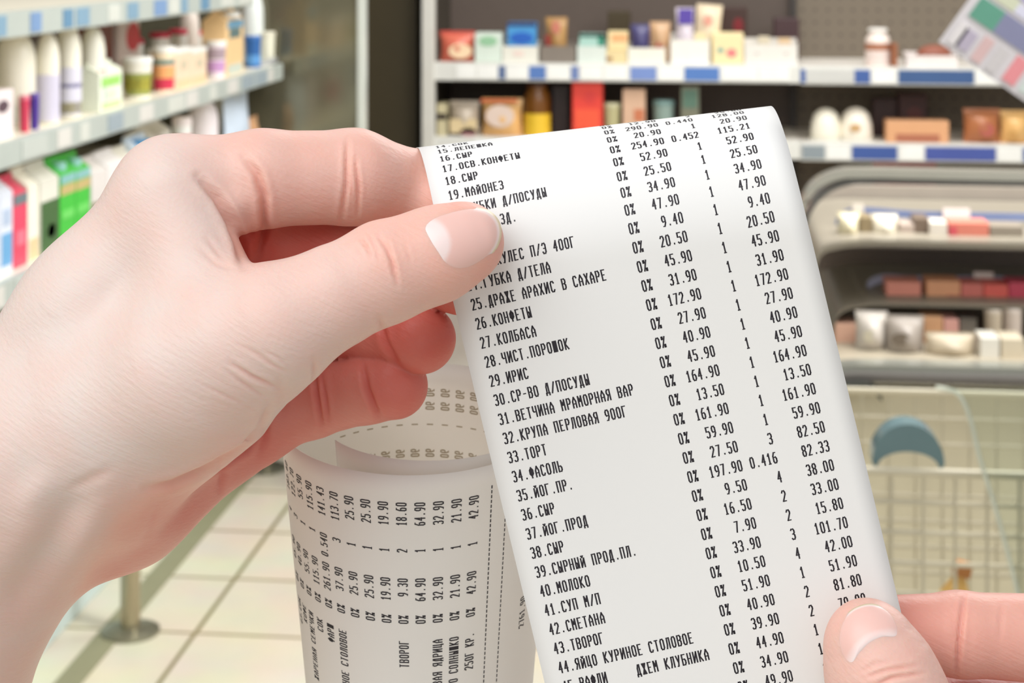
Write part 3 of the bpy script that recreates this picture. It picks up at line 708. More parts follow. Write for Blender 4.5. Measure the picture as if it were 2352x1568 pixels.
# ------------------------------------------------------------------ hand-held things: camera-axis coordinates, anchored at real distances
D0 = 375.0                                   # mm from the eye to the flat of the receipt
ROT = Matrix.Rotation(YAW, 4, 'Z')
def PT(px, py, dl):
    """point on the sight line of (px,py), dl mm behind the receipt plane; x right, y away, z up, metres from the eye"""
    D = (D0 + dl) * .001
    return np.array([(px - 1176) / FPX * D, D, -(py - HORIZON) / FPX * D])
def place(o, anchor):
    a = Vector(anchor)
    o.location = EYE + ROT.to_3x3() @ a
    o.rotation_euler = (0, 0, YAW)

MMPX = D0 / FPX                              # mm per pixel on the receipt plane
def paper_mat(name, tint, trans):
    m = bpy.data.materials.new(name); m.use_nodes = True
    nt = m.node_tree; b = nt.nodes['Principled BSDF']; out = nt.nodes['Material Output']
    b.inputs['Base Color'].default_value = (*tint, 1)
    b.inputs['Roughness'].default_value = .55
    b.inputs['Specular IOR Level'].default_value = .25
    n = nt.nodes.new('ShaderNodeTexNoise'); n.inputs['Scale'].default_value = 900; n.inputs['Detail'].default_value = 4
    tc = nt.nodes.new('ShaderNodeTexCoord'); nt.links.new(tc.outputs['Object'], n.inputs['Vector'])
    bp = nt.nodes.new('ShaderNodeBump'); bp.inputs['Strength'].default_value = .04; bp.inputs['Distance'].default_value = .0004
    nt.links.new(n.outputs['Fac'], bp.inputs['Height']); nt.links.new(bp.outputs['Normal'], b.inputs['Normal'])
    tr = nt.nodes.new('ShaderNodeBsdfTranslucent'); tr.inputs[0].default_value = (tint[0], tint[1] * .93, tint[2] * .78, 1)
    mx = nt.nodes.new('ShaderNodeMixShader'); mx.inputs[0].default_value = trans
    nt.links.new(b.outputs[0], mx.inputs[1]); nt.links.new(tr.outputs[0], mx.inputs[2]); nt.links.new(mx.outputs[0], out.inputs[0])
    return m
PAPER = paper_mat('thermal_paper', (.90, .90, .895), .16)
INK = mat((.018, .014, .02), .6)

# stroke font: polylines on a 4 x 6 grid
G = {
'0': [[(0,1),(0,5),(1,6),(3,6),(4,5),(4,1),(3,0),(1,0),(0,1)]],
'1': [[(.8,4.8),(2.1,6),(2.1,0)],[(.7,0),(3.5,0)]],
'2': [[(0,5),(1,6),(3,6),(4,5),(4,4),(0,0),(4,0)]],
'3': [[(0,5.4),(.8,6),(3,6),(4,5),(4,4),(3,3.1),(1.4,3.1)],[(3,3.1),(4,2.2),(4,1),(3,0),(.8,0),(0,.6)]],
'4': [[(3,0),(3,6),(0,2),(4,2)]],
'5': [[(4,6),(0,6),(0,3.5),(3,3.5),(4,2.6),(4,1),(3,0),(.8,0),(0,.6)]],
'6': [[(3.6,6),(1.6,6),(0,4),(0,1),(1,0),(3,0),(4,1),(4,2.4),(3,3.4),(0,3.2)]],
'7': [[(0,6),(4,6),(1.5,0)]],
'8': [[(1,3.2),(0,4.2),(0,5),(1,6),(3,6),(4,5),(4,4.2),(3,3.2),(1,3.2),(0,2.2),(0,1),(1,0),(3,0),(4,1),(4,2.2),(3,3.2)]],
'9': [[(4,2.8),(1,2.6),(0,3.6),(0,5),(1,6),(3,6),(4,5),(4,2),(2.4,0),(.6,0)]],
'.': [[(1.7,.1),(2.4,.1)],[(1.7,.5),(2.4,.5)]],
'-': [[(.5,3),(3.5,3)]],
'/': [[(0,0),(4,6)]],
'%': [[(0,0),(4,6)],[(.2,4.6),(1.2,4.6),(1.2,6),(.2,6),(.2,4.6)],[(2.8,0),(3.8,0),(3.8,1.4),(2.8,1.4),(2.8,0)]],
'А': [[(0,0),(0,3.6),(2,6),(4,3.6),(4,0)],[(0,2.2),(4,2.2)]],
'Б': [[(4,6),(0,6),(0,0),(3,0),(4,1),(4,2.4),(3,3.3),(0,3.3)]],
'В': [[(0,0),(0,6),(3,6),(4,5.2),(4,4),(3,3.2),(0,3.2)],[(3,3.2),(4,2.3),(4,1),(3,0),(0,0)]],
'Г': [[(0,0),(0,6),(4,6)]],
'Д': [[(0,-.8),(0,.4),(4,.4),(4,-.8)],[(.7,.4),(.9,4),(2,6),(3.4,6),(3.4,.4)]],
'Е': [[(4,6),(0,6),(0,0),(4,0)],[(0,3.1),(3,3.1)]],
'Ж': [[(2,0),(2,6)],[(0,6),(2,3),(4,6)],[(0,0),(2,3),(4,0)]],
'З': [[(0,5.4),(.8,6),(3,6),(4,5),(4,4),(3,3.1),(1.2,3.1)],[(3,3.1),(4,2.2),(4,1),(3,0),(.8,0),(0,.6)]],
'И': [[(0,6),(0,0),(4,6),(4,0)]],
'Й': [[(0,5),(0,0),(4,5),(4,0)],[(.9,6.4),(2,5.6),(3.1,6.4)]],
'К': [[(0,0),(0,6)],[(4,6),(.6,3),(4,0)]],
'Л': [[(0,0),(.9,2),(1.2,6),(4,6),(4,0)]],
'М': [[(0,0),(0,6),(2,3),(4,6),(4,0)]],
'Н': [[(0,0),(0,6)],[(4,0),(4,6)],[(0,3),(4,3)]],
'О': [[(0,1),(0,5),(1,6),(3,6),(4,5),(4,1),(3,0),(1,0),(0,1)]],
'П': [[(0,0),(0,6),(4,6),(4,0)]],
'Р': [[(0,0),(0,6),(3,6),(4,5),(4,3.8),(3,2.8),(0,2.8)]],
'С': [[(4,5),(3,6),(1,6),(0,5),(0,1),(1,0),(3,0),(4,1)]],
'Т': [[(0,6),(4,6)],[(2,6),(2,0)]],
'У': [[(0,6),(2,2.6)],[(4,6),(1.6,0),(.4,0)]],
'Ф': [[(2,0),(2,6)],[(1,5.2),(0,4.4),(0,2.4),(1,1.6),(3,1.6),(4,2.4),(4,4.4),(3,5.2),(1,5.2)]],
'Х': [[(0,0),(4,6)],[(0,6),(4,0)]],
'Ц': [[(0,6),(0,.4),(4,.4),(4,-.8)],[(3.3,6),(3.3,.4)]],
'Ч': [[(0,6),(0,3.6),(1,2.8),(4,2.8)],[(4,6),(4,0)]],
'Ш': [[(0,6),(0,0),(4,0),(4,6)],[(2,6),(2,0)]],
'Ь': [[(0,6),(0,0),(3,0),(4,1),(4,2.2),(3,3.1),(0,3.1)]],
'Ы': [[(0,6),(0,0),(1.6,0),(2.4,1),(2.4,2.2),(1.6,3.1),(0,3.1)],[(4,6),(4,0)]],
'Э': [[(0,5),(1,6),(3,6),(4,5),(4,1),(3,0),(1,0),(0,1)],[(1.4,3),(4,3)]],
'Ю': [[(0,0),(0,6)],[(0,3),(1.3,3)],[(1.3,1),(1.3,5),(2,6),(3.4,6),(4,5),(4,1),(3.4,0),(2,0),(1.3,1)]],
'Я': [[(4,0),(4,6),(1,6),(0,5),(0,4),(1,3),(4,3)],[(2,3),(0,0)]],
}
PITCH = 1.273; GW = .66 / 4; GH = 2.28 / 6; HW = .155

def text_mesh(mb, fn, string, col, row_mm, right=False, hw=HW):
    """adds the strokes of one string; fn maps paper mm (s,t) to points"""
    if right: col = col - len(string)
    for i, ch in enumerate(string):
        if ch not in G: continue
        s0 = (col + i) * PITCH + .3
        for pl in G[ch]:
            P2 = [(s0 + x * GW, row_mm - (y - 3) * GH) for x, y in pl]
            for (xa, ya), (xb, yb) in zip(P2[:-1], P2[1:]):
                L = math.hypot(xb - xa, yb - ya)
                if L < 1e-6: continue
                ux, uy = (xb - xa) / L, (yb - ya) / L
                vert = abs(uy)
                w = hw * (.78 + .32 * vert)          # upright strokes print heavier
                xa2, ya2, xb2, yb2 = xa - ux * w * .8, ya - uy * w * .8, xb + ux * w * .8, yb + uy * w * .8
                q = [(xa2 - uy * w, ya2 + ux * w), (xb2 - uy * w, yb2 + ux * w), (xb2 + uy * w, yb2 - ux * w), (xa2 + uy * w, ya2 - ux * w)]
                mb.add([fn(*p) for p in q], [(0, 1, 2, 3)])

ROWS = {
 15: ('15.ЛЕПЕШКА', '12.90', '2', '25.80'), 14: ('14.СОК', '25.90', '1', '25.90'), 16: ('16.СЫР', '290.90', '0.440', '128.00'), 17: ('17.ОСВ.КОНФЕТЫ', '20.90', '1', '20.90'),
 18: ('18.СЫР', '254.90', '0.452', '115.21'), 19: ('19.МАЙОНЕЗ', '52.90', '1', '52.90'), 20: ('20.ГУБКИ Д/ПОСУДЫ', '25.50', '1', '25.50'), 21: ('21.ХЛЕБ ЗД.', '34.90', '1', '34.90'),
 22: ('22.СОК', '47.90', '1', '47.90'), 23: ('23.ГЕРКУЛЕС П/Э 400Г', '9.40', '1', '9.40'), 24: ('24.ГУБКА Д/ТЕЛА', '20.50', '1', '20.50'), 25: ('25.ДРАЖЕ АРАХИС В САХАРЕ', '45.90', '1', '45.90'),
 26: ('26.КОНФЕТЫ', '31.90', '1', '31.90'), 27: ('27.КОЛБАСА', '172.90', '1', '172.90'), 28: ('28.ЧИСТ.ПОРОШОК', '27.90', '1', '27.90'), 29: ('29.ИРИС', '40.90', '1', '40.90'),
 30: ('30.СР-ВО Д/ПОСУДЫ', '45.90', '1', '45.90'), 31: ('31.ВЕТЧИНА МРАМОРНАЯ ВАР', '164.90', '1', '164.90'), 32: ('32.КРУПА ПЕРЛОВАЯ 900Г', '13.50', '1', '13.50'), 33: ('33.ТОРТ', '161.90', '1', '161.90'),
 34: ('34.ФАСОЛЬ', '59.90', '1', '59.90'), 35: ('35.ЙОГ.ПР.', '27.50', '3', '82.50'), 36: ('36.СЫР', '197.90', '0.416', '82.33'), 37: ('37.ЙОГ.ПРОД', '9.50', '4', '38.00'),
 38: ('38.СЫР', '16.50', '2', '33.00'), 39: ('39.СЫРНЫЙ ПРОД.ПЛ.', '7.90', '2', '15.80'), 40: ('40.МОЛОКО', '33.90', '3', '101.70'), 41: ('41.СУП М/П', '10.50', '4', '42.00'),
 42: ('42.СМЕТАНА', '51.90', '1', '51.90'), 43: ('43.ТВОРОГ', '40.90', '2', '81.80'), 44: ('44.ЯЙЦО КУРИНОЕ СТОЛОВОЕ', '39.90', '2', '79.80'), 45: ('45.ВАФЛИ     ДЖЕМ КЛУБНИКА', '44.90', '1', '44.90'),
 46: ('46.СОК', '34.90', '1', '34.90'), 47: ('47.ЧАЙ', '49.90', '1', '49.90'), 48: ('48.СЫР', '52.90', '1', '52.90')}

# front sheet.  s = mm across from the left edge, t = mm down from the middle of line 31
RX = np.array([math.cos(math.radians(12.8)), -math.sin(math.radians(12.8))])
CX = np.array([math.sin(math.radians(13.5)), math.cos(math.radians(13.5))])
AX = np.array([math.cos(math.radians(6.7)), -math.sin(math.radians(6.7))])
BX = np.array([math.sin(math.radians(6.7)), math.cos(math.radians(6.7))])
ORG = np.array([1108.0, 972.0])
RB = 300.0
BTOP = float(np.array([1400.0, 287.0]) @ BX)
PW = 834 * MMPX * 1.0
def sheet_px(s, t):
    q = ORG + RX * (s / MMPX) + CX * (t / MMPX)
    a, b = float(q @ AX), float(q @ BX)
    b0 = BTOP + RB
    dl = 0.0
    if b < b0:
        arc = b0 - b; th = arc / RB
        thm = math.radians(126)
        if th <= thm:
            b = b0 - RB * math.sin(th); dl = RB * (1 - math.cos(th)) * MMPX
        else:
            ex = arc - RB * thm
            b = b0 - RB * math.sin(thm) - ex * math.cos(thm); dl = (RB * (1 - math.cos(thm)) + ex * math.sin(thm)) * MMPX
        # the strip is a touch wider-looking near its fold
        a = a + 22 * min(1, th / 1.5) * (1 - (s / PW))
        if th > 1.6:
            al = float(ORG @ AX) - 150
            a = al + (a - al) * (1 - min(1, (th - 1.6) / .6) * (1 - (D0 + 28) / (D0 + dl)))
    dl += .8 * math.sin((t + 20) / 26.0)
    p = AX * a + BX * b
    return p[0], p[1], dl
ANCH = PT(1450, 800, 0)
def sheet(s, t, off=0.):
    px, py, dl = sheet_px(s, t)
    p = PT(px, py, dl)
    if off:
        e = .4
        A, B = PT(*sheet_px(s + e, t)), PT(*sheet_px(s, t + e))
        n = np.cross(B - p, A - p); n /= np.linalg.norm(n)
        p = p + n * off * .001 * (1 if True else -1)
    return tuple(p - ANCH)

rec = empty('receipt', (0, 0, 0)); place(rec, ANCH)
tag(rec, 'long white till receipt with dense black printing, held up between two hands', 'receipt')
ns, nt_ = 20, 170
T0, T1 = -170.0, 92.0
vs = []; fs = []
for j in range(nt_ + 1):
    for i in range(ns + 1):
        vs.append(sheet(PW * i / ns, T0 + (T1 - T0) * j / nt_))
for j in range(nt_):
    for i in range(ns):
        a = j * (ns + 1) + i
        fs.append((a, a + ns + 1, a + ns + 2, a + 1))
me = bpy.data.meshes.new('front_sheet'); me.from_pydata(vs, [], fs); me.materials.append(PAPER)
for p in me.polygons: p.use_smooth = True
sheet_o = bpy.data.objects.new('front_sheet', me); COL.objects.link(sheet_o); sheet_o.parent = rec
so = sheet_o.modifiers.new('thickness', 'SOLIDIFY'); so.thickness = .00008; so.offset = 0
mb = MB()
LM = 37 * MMPX / PITCH                       # left margin in characters
LP = 45.1 * MMPX
fn = lambda s, t: sheet(s, t, .07)
for k, (nm, pr, q, tot) in ROWS.items():
    y = (k - 31) * LP
    text_mesh(mb, fn, nm, LM, y)
    text_mesh(mb, fn, '0%', LM + 29.4, y)
    text_mesh(mb, fn, pr, LM + 39.2, y, True)
    text_mesh(mb, fn, q, LM + 45.4, y, True)
    text_mesh(mb, fn, tot, LM + 54.6, y, True)
tx = MB(); tx.v, tx.f = mb.v, mb.f
def flat_build(mb, name, m, parent):
    me = bpy.data.meshes.new(name); me.from_pydata(mb.v, [], mb.f); me.materials.append(m)
    o = bpy.data.objects.new(name, me); COL.objects.link(o); o.parent = parent
    return o
flat_build(mb, 'printed_lines', INK, sheet_o)

# rolled tail: an upright loose spiral, narrowing downwards
ROLLC = PT(958, 940, 66)
TILT = math.radians(8)
def roll(u, v, off=0.):
    """u = angle in degrees along the spiral (390 outer end .. -140 inner end), v = mm below the top edge"""
    turn = (390 - u) / 360.0
    e_ = max(0., (turn - 1.0) / .46)
    r = 35.6 - 2.2 * max(0, turn - .35) - 6.0 * e_ ** 1.6 - .075 * v + off
    drop = 1.2 - 1.6 * e_
    a = math.radians(u)
    x, y, z = r * math.cos(a), r * math.sin(a), -(v + drop)
    y2 = y * math.cos(TILT) + z * math.sin(TILT) ; z2 = -y * math.sin(TILT) * -1 * 1 + z * math.cos(TILT)
    y2 = y * math.cos(TILT) - z * math.sin(TILT)
    z2 = y * math.sin(TILT) + z * math.cos(TILT)
    p = ROLLC + np.array([x, y2, z2]) * .001
    return tuple(p - ANCH)
vs = []; fs = []
NU, NV = 180, 16
for j in range(NV + 1):
    for i in range(NU + 1):
        vs.append(roll(390 - 525 * i / NU, 80 * j / NV))
for j in range(NV):
    for i in range(NU):
        a = j * (NU + 1) + i
        fs.append((a, a + 1, a + NU + 2, a + NU + 1))
me = bpy.data.meshes.new('rolled_tail'); me.from_pydata(vs, [], fs)
me.materials.append(paper_mat('thermal_paper_roll', (.96, .95, .94), .28))
for p in me.polygons: p.use_smooth = True
roll_o = bpy.data.objects.new('rolled_tail', me); COL.objects.link(roll_o); roll_o.parent = rec
so = roll_o.modifiers.new('thickness', 'SOLIDIFY'); so.thickness = .00008; so.offset = 0
mb = MB()
def roll_fn(u0):
    # paper mm: s across the strip (0 = left margin edge -> bottom), t along it
    def f(s, t):
        return roll(u0 + math.degrees(t / 34.0), PW - s, .07)
    return f
RR = [('43.СОК', '45.90', '4', '183.60'), ('КОФЕ', '40.90', '3', '122.70'), ('ЖАРЕНАЯ СЕМЕЧКИ', '55.90', '1', '55.90'), ('СОК', '115.90', '1', '115.90'), ('ФАРШ', '261.90', '0.540', '141.43'),
      ('ЯЙЦО КУРИНОЕ СТОЛОВОЕ', '37.90', '3', '113.70'), ('', '25.90', '1', '25.90'), ('', '25.90', '1', '25.90'), ('', '19.90', '1', '19.90'), ('        ТВОРОГ', '9.30', '2', '18.60'),
      ('', '64.90', '1', '64.90'), ('КРУПА ГРЕЧНЕВАЯ ЯДРИЦА', '32.90', '1', '32.90'), ('МАСЛО ЗОЛОТО СОЛНЫШКО', '21.90', '1', '21.90'), ('         250Г КР.', '42.90', '1', '42.90')]
DEG = 7.3
for k, (nm, pr, q, tot) in enumerate(RR):
    u0 = 296.0 - DEG * (13 - k)
    f = roll_fn(u0)
    if nm: text_mesh(mb, f, nm, 28.2 - len(nm), 0)
    text_mesh(mb, f, '0%', 31.6, 0)
    text_mesh(mb, f, pr, 41.4, 0, True)
    text_mesh(mb, f, q, 47.6, 0, True)
    text_mesh(mb, f, tot, 57.2, 0, True)
for u0 in (304.0, 311.5):
    f = roll_fn(u0)
    for i in range(56):
        x = 3 + i * 1.28
        for ya in (-.16,):
            mb.add([f(x, -.16), f(x + .85, -.16), f(x + .85, .16), f(x, .16)], [(0, 1, 2, 3)])
text_mesh(mb, roll_fn(327), '2761.90', 24, 0)
flat_build(mb, 'printed_lines', INK, roll_o)
# print showing faintly through the far wall of the roll
mb = MB()
for k in range(11):
    u0 = 58 + DEG * k
    f = lambda s, t, u0=u0: roll(u0 - math.degrees(t / 34.0), s, -.07)
    for st_, col in (('90', 5.5), ('90', 8.5)):
        text_mesh(mb, f, st_, col, 0)
    for st_, col in (('0', 13.0),):
        mb.add([f(17.2, -.9), f(17.5, -.9), f(17.5, .9), f(17.2, .9)], [(0, 1, 2, 3)])
    for st_, col in (('90', 19.0), ('80', 22.)):
        text_mesh(mb, f, st_, col, 0)
flat_build(mb, 'show_through_print', mat(srgb(158, 142, 112), .6), roll_o)
# ------------------------------------------------------------------ hands: one continuous skin surface each
def P3(q): return PT(q[0], q[1], q[2]) * 1000.0          # mm

class Hand:
    def __init__(s): s.groups = []                        # list of (k, [prims]); prim = (a, b, r1, r2, red1, red2)
    def chain(s, pts, k=3.0, red=None, into=None):
        """pts = [(px,py,dl,r_mm,red)]"""
        g = []
        for a, b in zip(pts[:-1], pts[1:]):
            g.append((P3(a), P3(b), a[3], b[3], a[4], b[4]))
        if into is None:
            s.groups.append([k, g]); return s.groups[-1]
        into[1].extend(g); return into
    @staticmethod
    def prim(p, X):
        a, b, r1, r2 = p[:4]
        ba = b - a
        t = np.clip(((X - a.astype(X.dtype)) @ ba.astype(X.dtype)) / float(ba @ ba), 0, 1)
        d = X - a.astype(X.dtype) - t[:, None] * ba.astype(X.dtype)
        return np.sqrt((d * d).sum(1)) - (r1 + (r2 - r1) * t), t
    @staticmethod
    def smin(a, b, k):
        h = np.maximum(k - np.abs(a - b), 0) / k
        return np.minimum(a, b) - h * h * k * .25
    def sdf(s, X):
        """first group is the palm; the others are fingers melting into it but not into each other"""
        out = None; palm = None
        for gi, (k, g) in enumerate(s.groups):
            d = None
            for p in g:
                e = s.prim(p, X)[0]
                d = e if d is None else s.smin(d, e, k)
            if gi == 0: palm = d; out = d
            else: out = np.minimum(out, s.smin(palm, d, s.blend[gi]))
        return out
    def redness(s, X):
        num = np.zeros(len(X)); den = np.zeros(len(X)) + 1e-9
        for k, g in s.groups:
            for p in g:
                e, t = s.prim(p, X)
                w = np.exp(-np.maximum(e + 1.5, 0) / 1.8)
                num += w * (p[4] + (p[5] - p[4]) * t); den += w
        return num / den
    def grad(s, X, e=.25):
        g = np.stack([s.sdf(X + np.eye(3)[i] * e) - s.sdf(X - np.eye(3)[i] * e) for i in range(3)], 1)
        return g / (np.linalg.norm(g, axis=1)[:, None] + 1e-9)

def surface_nets(f, lo, hi, h):
    n = [int(math.ceil((hi[i] - lo[i]) / h)) + 1 for i in range(3)]
    ax = [lo[i] + h * np.arange(n[i]) for i in range(3)]
    V = np.empty(n, np.float32)
    for i in range(n[0]):
        Y, Z = np.meshgrid(ax[1], ax[2], indexing='ij')
        X = np.stack([np.full(Y.size, ax[0][i]), Y.ravel(), Z.ravel()], 1).astype(np.float32)
        V[i] = f(X).reshape(n[1], n[2])
    ins = V < 0
    cn = (n[0] - 1, n[1] - 1, n[2] - 1)
    cnt = np.zeros(cn, np.int8)
    for dx in (0, 1):
        for dy in (0, 1):
            for dz in (0, 1):
                cnt += ins[dx:dx + cn[0], dy:dy + cn[1], dz:dz + cn[2]]
    act = (cnt > 0) & (cnt < 8)
    idx = np.full(cn, -1, np.int64); ids = np.argwhere(act); idx[act] = np.arange(len(ids))
    acc = np.zeros((len(ids), 3)); num = np.zeros(len(ids))
    corners = [(dx, dy, dz) for dx in (0, 1) for dy in (0, 1) for dz in (0, 1)]
    for a in corners:
        for axx in range(3):
            if a[axx]: continue
            b = list(a); b[axx] = 1
            va = V[ids[:, 0] + a[0], ids[:, 1] + a[1], ids[:, 2] + a[2]]
            vb = V[ids[:, 0] + b[0], ids[:, 1] + b[1], ids[:, 2] + b[2]]
            m = (va < 0) != (vb < 0)
            t = np.where(m, va / np.where(m, va - vb, 1), 0)
            p = np.array(a, float)[None, :].repeat(len(ids), 0); p[:, axx] += t
            acc[m] += p[m]; num[m] += 1
    verts = (acc / num[:, None] + ids) * h + np.array(lo)
    faces = []
    for axx in range(3):
        u, v = (axx + 1) % 3, (axx + 2) % 3
        sl0 = [slice(None)] * 3; sl1 = [slice(None)] * 3
        sl0[axx] = slice(0, -1); sl1[axx] = slice(1, None)
        A, B = ins[tuple(sl0)], ins[tuple(sl1)]
        e = np.argwhere(A != B)
        e = e[(e[:, u] > 0) & (e[:, v] > 0) & (e[:, u] < cn[u]) & (e[:, v] < cn[v])]
        flip = A[e[:, 0], e[:, 1], e[:, 2]]
        def cell(du, dv):
            c = e.copy(); c[:, u] -= du; c[:, v] -= dv
            return idx[c[:, 0], c[:, 1], c[:, 2]]
        q = np.stack([cell(1, 1), cell(0, 1), cell(0, 0), cell(1, 0)], 1)
        q = np.where(flip[:, None], q, q[:, ::-1])
        faces.append(q)
    return verts, np.concatenate(faces)

def px_of(X):
    """picture position of points given in mm"""
    return np.stack([1176 + FPX * X[:, 0] / X[:, 1], HORIZON - FPX * X[:, 2] / X[:, 1]], 1)

def seg_dist(Q, pl, par=False):
    d = np.full(len(Q), 1e9); w = np.zeros(len(Q)); acc = 0.
    tot = sum(math.dist(a, b) for a, b in zip(pl[:-1], pl[1:]))
    for a, b in zip(pl[:-1], pl[1:]):
        a = np.array(a, float); b = np.array(b, float); ba = b - a
        t = np.clip(((Q - a) @ ba) / (ba @ ba), 0, 1)
        e = np.linalg.norm(Q - a - t[:, None] * ba, axis=1)
        L_ = float(np.linalg.norm(ba))
        w = np.where(e < d, (acc + t * L_) / tot, w); d = np.minimum(d, e); acc += L_
    return (d, w) if par else d

def skin_material():
    m = bpy.data.materials.new('skin'); m.use_nodes = True
    nt = m.node_tree; b = nt.nodes['Principled BSDF']
    at = nt.nodes.new('ShaderNodeAttribute'); at.attribute_name = 'flush'
    tc = nt.nodes.new('ShaderNodeTexCoord')
    n1 = nt.nodes.new('ShaderNodeTexNoise'); n1.inputs['Scale'].default_value = 90; n1.inputs['Detail'].default_value = 5
    nt.links.new(tc.outputs['Object'], n1.inputs['Vector'])
    ad = nt.nodes.new('ShaderNodeMath'); ad.operation = 'MULTIPLY_ADD'
    nt.links.new(n1.outputs['Fac'], ad.inputs[0]); ad.inputs[1].default_value = .22
    sb = nt.nodes.new('ShaderNodeMath'); sb.operation = 'SUBTRACT'; nt.links.new(at.outputs['Fac'], sb.inputs[0]); sb.inputs[1].default_value = .11
    nt.links.new(sb.outputs[0], ad.inputs[2])
    rp = nt.nodes.new('ShaderNodeValToRGB')
    el = rp.color_ramp.elements
    el[0].position = 0; el[0].color = (*srgb(217, 201, 193), 1)
    el[1].position = 1; el[1].color = (*srgb(208, 102, 90), 1)
    e2 = el.new(.4); e2.color = (*srgb(228, 174, 158), 1)
    nt.links.new(ad.outputs[0], rp.inputs[0])
    nt.links.new(rp.outputs[0], b.inputs['Base Color'])
    b.inputs['Subsurface Weight'].default_value = .35
    b.inputs['Subsurface Radius'].default_value = (1.0, .28, .14)
    b.inputs['Subsurface Scale'].default_value = .0035
    b.inputs['Roughness'].default_value = .48
    b.inputs['Specular IOR Level'].default_value = .35
    # fine skin texture: cells plus faint parallel lines
    v = nt.nodes.new('ShaderNodeTexVoronoi'); v.inputs['Scale'].default_value = 1100
    nt.links.new(tc.outputs['Object'], v.inputs['Vector'])
    mp = nt.nodes.new('ShaderNodeMapping'); mp.vector_type = 'TEXTURE'
    mp.inputs['Rotation'].default_value = (0, math.radians(28), 0)
    mp.inputs['Scale'].default_value = (1 / 70, 1 / 300, 1 / 800)
    nt.links.new(tc.outputs['Object'], mp.inputs['Vector'])
    n2 = nt.nodes.new('ShaderNodeTexNoise'); n2.inputs['Scale'].default_value = 1.6; n2.inputs['Detail'].default_value = 3
    nt.links.new(mp.outputs[0], n2.inputs['Vector'])
    b1 = nt.nodes.new('ShaderNodeBump'); b1.inputs['Strength'].default_value = .10; b1.inputs['Distance'].default_value = .0004
    nt.links.new(v.outputs['Distance'], b1.inputs['Height'])
    b2 = nt.nodes.new('ShaderNodeBump'); b2.inputs['Strength'].default_value = .22; b2.inputs['Distance'].default_value = .0008
    nt.links.new(n2.outputs['Fac'], b2.inputs['Height']); nt.links.new(b1.outputs[0], b2.inputs['Normal'])
    nt.links.new(b2.outputs[0], b.inputs['Normal'])
    return m
SKIN = skin_material()

FLUSH = {'pale hand at left ': [(530, 1050, 80, .15), (450, 1150, 90, .2), (320, 1215, 90, .36), (390, 1165, 60, .2), (240, 1330, 70, .25), (575, 560, 55, .25), (330, 380, 60, -.05)]}
def build_hand(name, hand, lo, hi, h, creases, anchor, label, bulges=()):
    f = lambda X: hand.sdf(X)
    V, F = surface_nets(f, lo, hi, h)
    for _ in range(3):
        V = V - hand.grad(V) * hand.sdf(V)[:, None] * .9
    # one smooth subdivision, then settle the finer mesh on the surface again
    tm = bpy.data.meshes.new('tmp'); tm.from_pydata(V.tolist(), [], F.tolist())
    to = bpy.data.objects.new('tmp', tm); COL.objects.link(to)
    to.modifiers.new('s', 'SUBSURF').levels = 1
    dg = bpy.context.evaluated_depsgraph_get(); em = to.evaluated_get(dg).to_mesh()
    V = np.empty(len(em.vertices) * 3); em.vertices.foreach_get('co', V); V = V.reshape(-1, 3)
    F = np.empty(len(em.polygons) * 4, np.int32); em.loops.foreach_get('vertex_index', F); F = F.reshape(-1, 4)
    to.evaluated_get(dg).to_mesh_clear()
    bpy.data.objects.remove(to); bpy.data.meshes.remove(tm)
    N = hand.grad(V)
    V = V - N * hand.sdf(V)[:, None] * .9
    red = hand.redness(V)
    Q = px_of(V)
    front = np.clip(-(N * (V / np.linalg.norm(V, axis=1)[:, None])).sum(1) * 2.5, 0, 1)
    # nearest-surface test so folds are pressed only into the skin that faces the viewer's side
    off = np.zeros(len(V)); add = np.zeros(len(V))
    for pl, w, dep in creases:
        d, tt = seg_dist(Q, pl, True); d = d * MMPX
        fade = np.clip(np.sin(math.pi * np.clip(tt, .02, .98)), 0, 1) ** .6
        g = np.exp(-(d / w) ** 2) * fade
        lip = np.exp(-((d - 1.9 * w) / (1.1 * w)) ** 2) * .28 * fade
        off -= dep * (g - lip) * front
        if dep > 0: add += .16 * g * front * min(1, dep / .6) * (w < 1.4)
    for (bx, by, br, bd) in bulges:
        d = np.linalg.norm(Q - np.array([bx, by]), axis=1)
        off += bd * np.exp(-(d / br) ** 2) * front
    for (bx, by, br, am) in FLUSH.get(label[:18], ()):
        add += am * np.exp(-(np.linalg.norm(Q - np.array([bx, by]), axis=1) / br) ** 2)
    V2 = V + N * off[:, None]
    me = bpy.data.meshes.new(name)
    A = np.array(anchor) * 1000
    me.from_pydata(((V2 - A) * .001).tolist(), [], F.tolist())
    at = me.attributes.new('flush', 'FLOAT', 'POINT')
    at.data.foreach_set('value', np.clip(red + add, 0, 1).astype(np.float32))
    for p in me.polygons: p.use_smooth = True
    me.materials.append(SKIN)
    o = bpy.data.objects.new(name, me); COL.objects.link(o)
    place(o, anchor)
    tag(o, label, 'hand')
    return o

def hit_depth(hand, px, py, d0=-60., d1=90.):
    """first skin point on a sight line, mm behind the receipt plane"""
    px = np.asarray(px, float); py = np.asarray(py, float)
    dl = np.full(len(px), d0)
    for _ in range(60):
        D = D0 + dl
        X = np.stack([(px - 1176) / FPX * D, D, -(py - HORIZON) / FPX * D], 1)
        dl = np.minimum(dl + np.maximum(hand.sdf(X) * .9, -1), d1)
    return dl

def closed_spline(pts, n):
    P_ = np.array(pts, float); m = len(P_); out = []
    for k in range(n):
        x = k / n * m; i = int(x); t = x - i
        p0, p1, p2, p3 = P_[(i - 1) % m], P_[i % m], P_[(i + 1) % m], P_[(i + 2) % m]
        out.append(.5 * (2 * p1 + (p2 - p0) * t + (2 * p0 - 5 * p1 + 4 * p2 - p3) * t * t + (3 * p1 - p0 - 3 * p2 + p3) * t ** 3))
    return np.array(out)

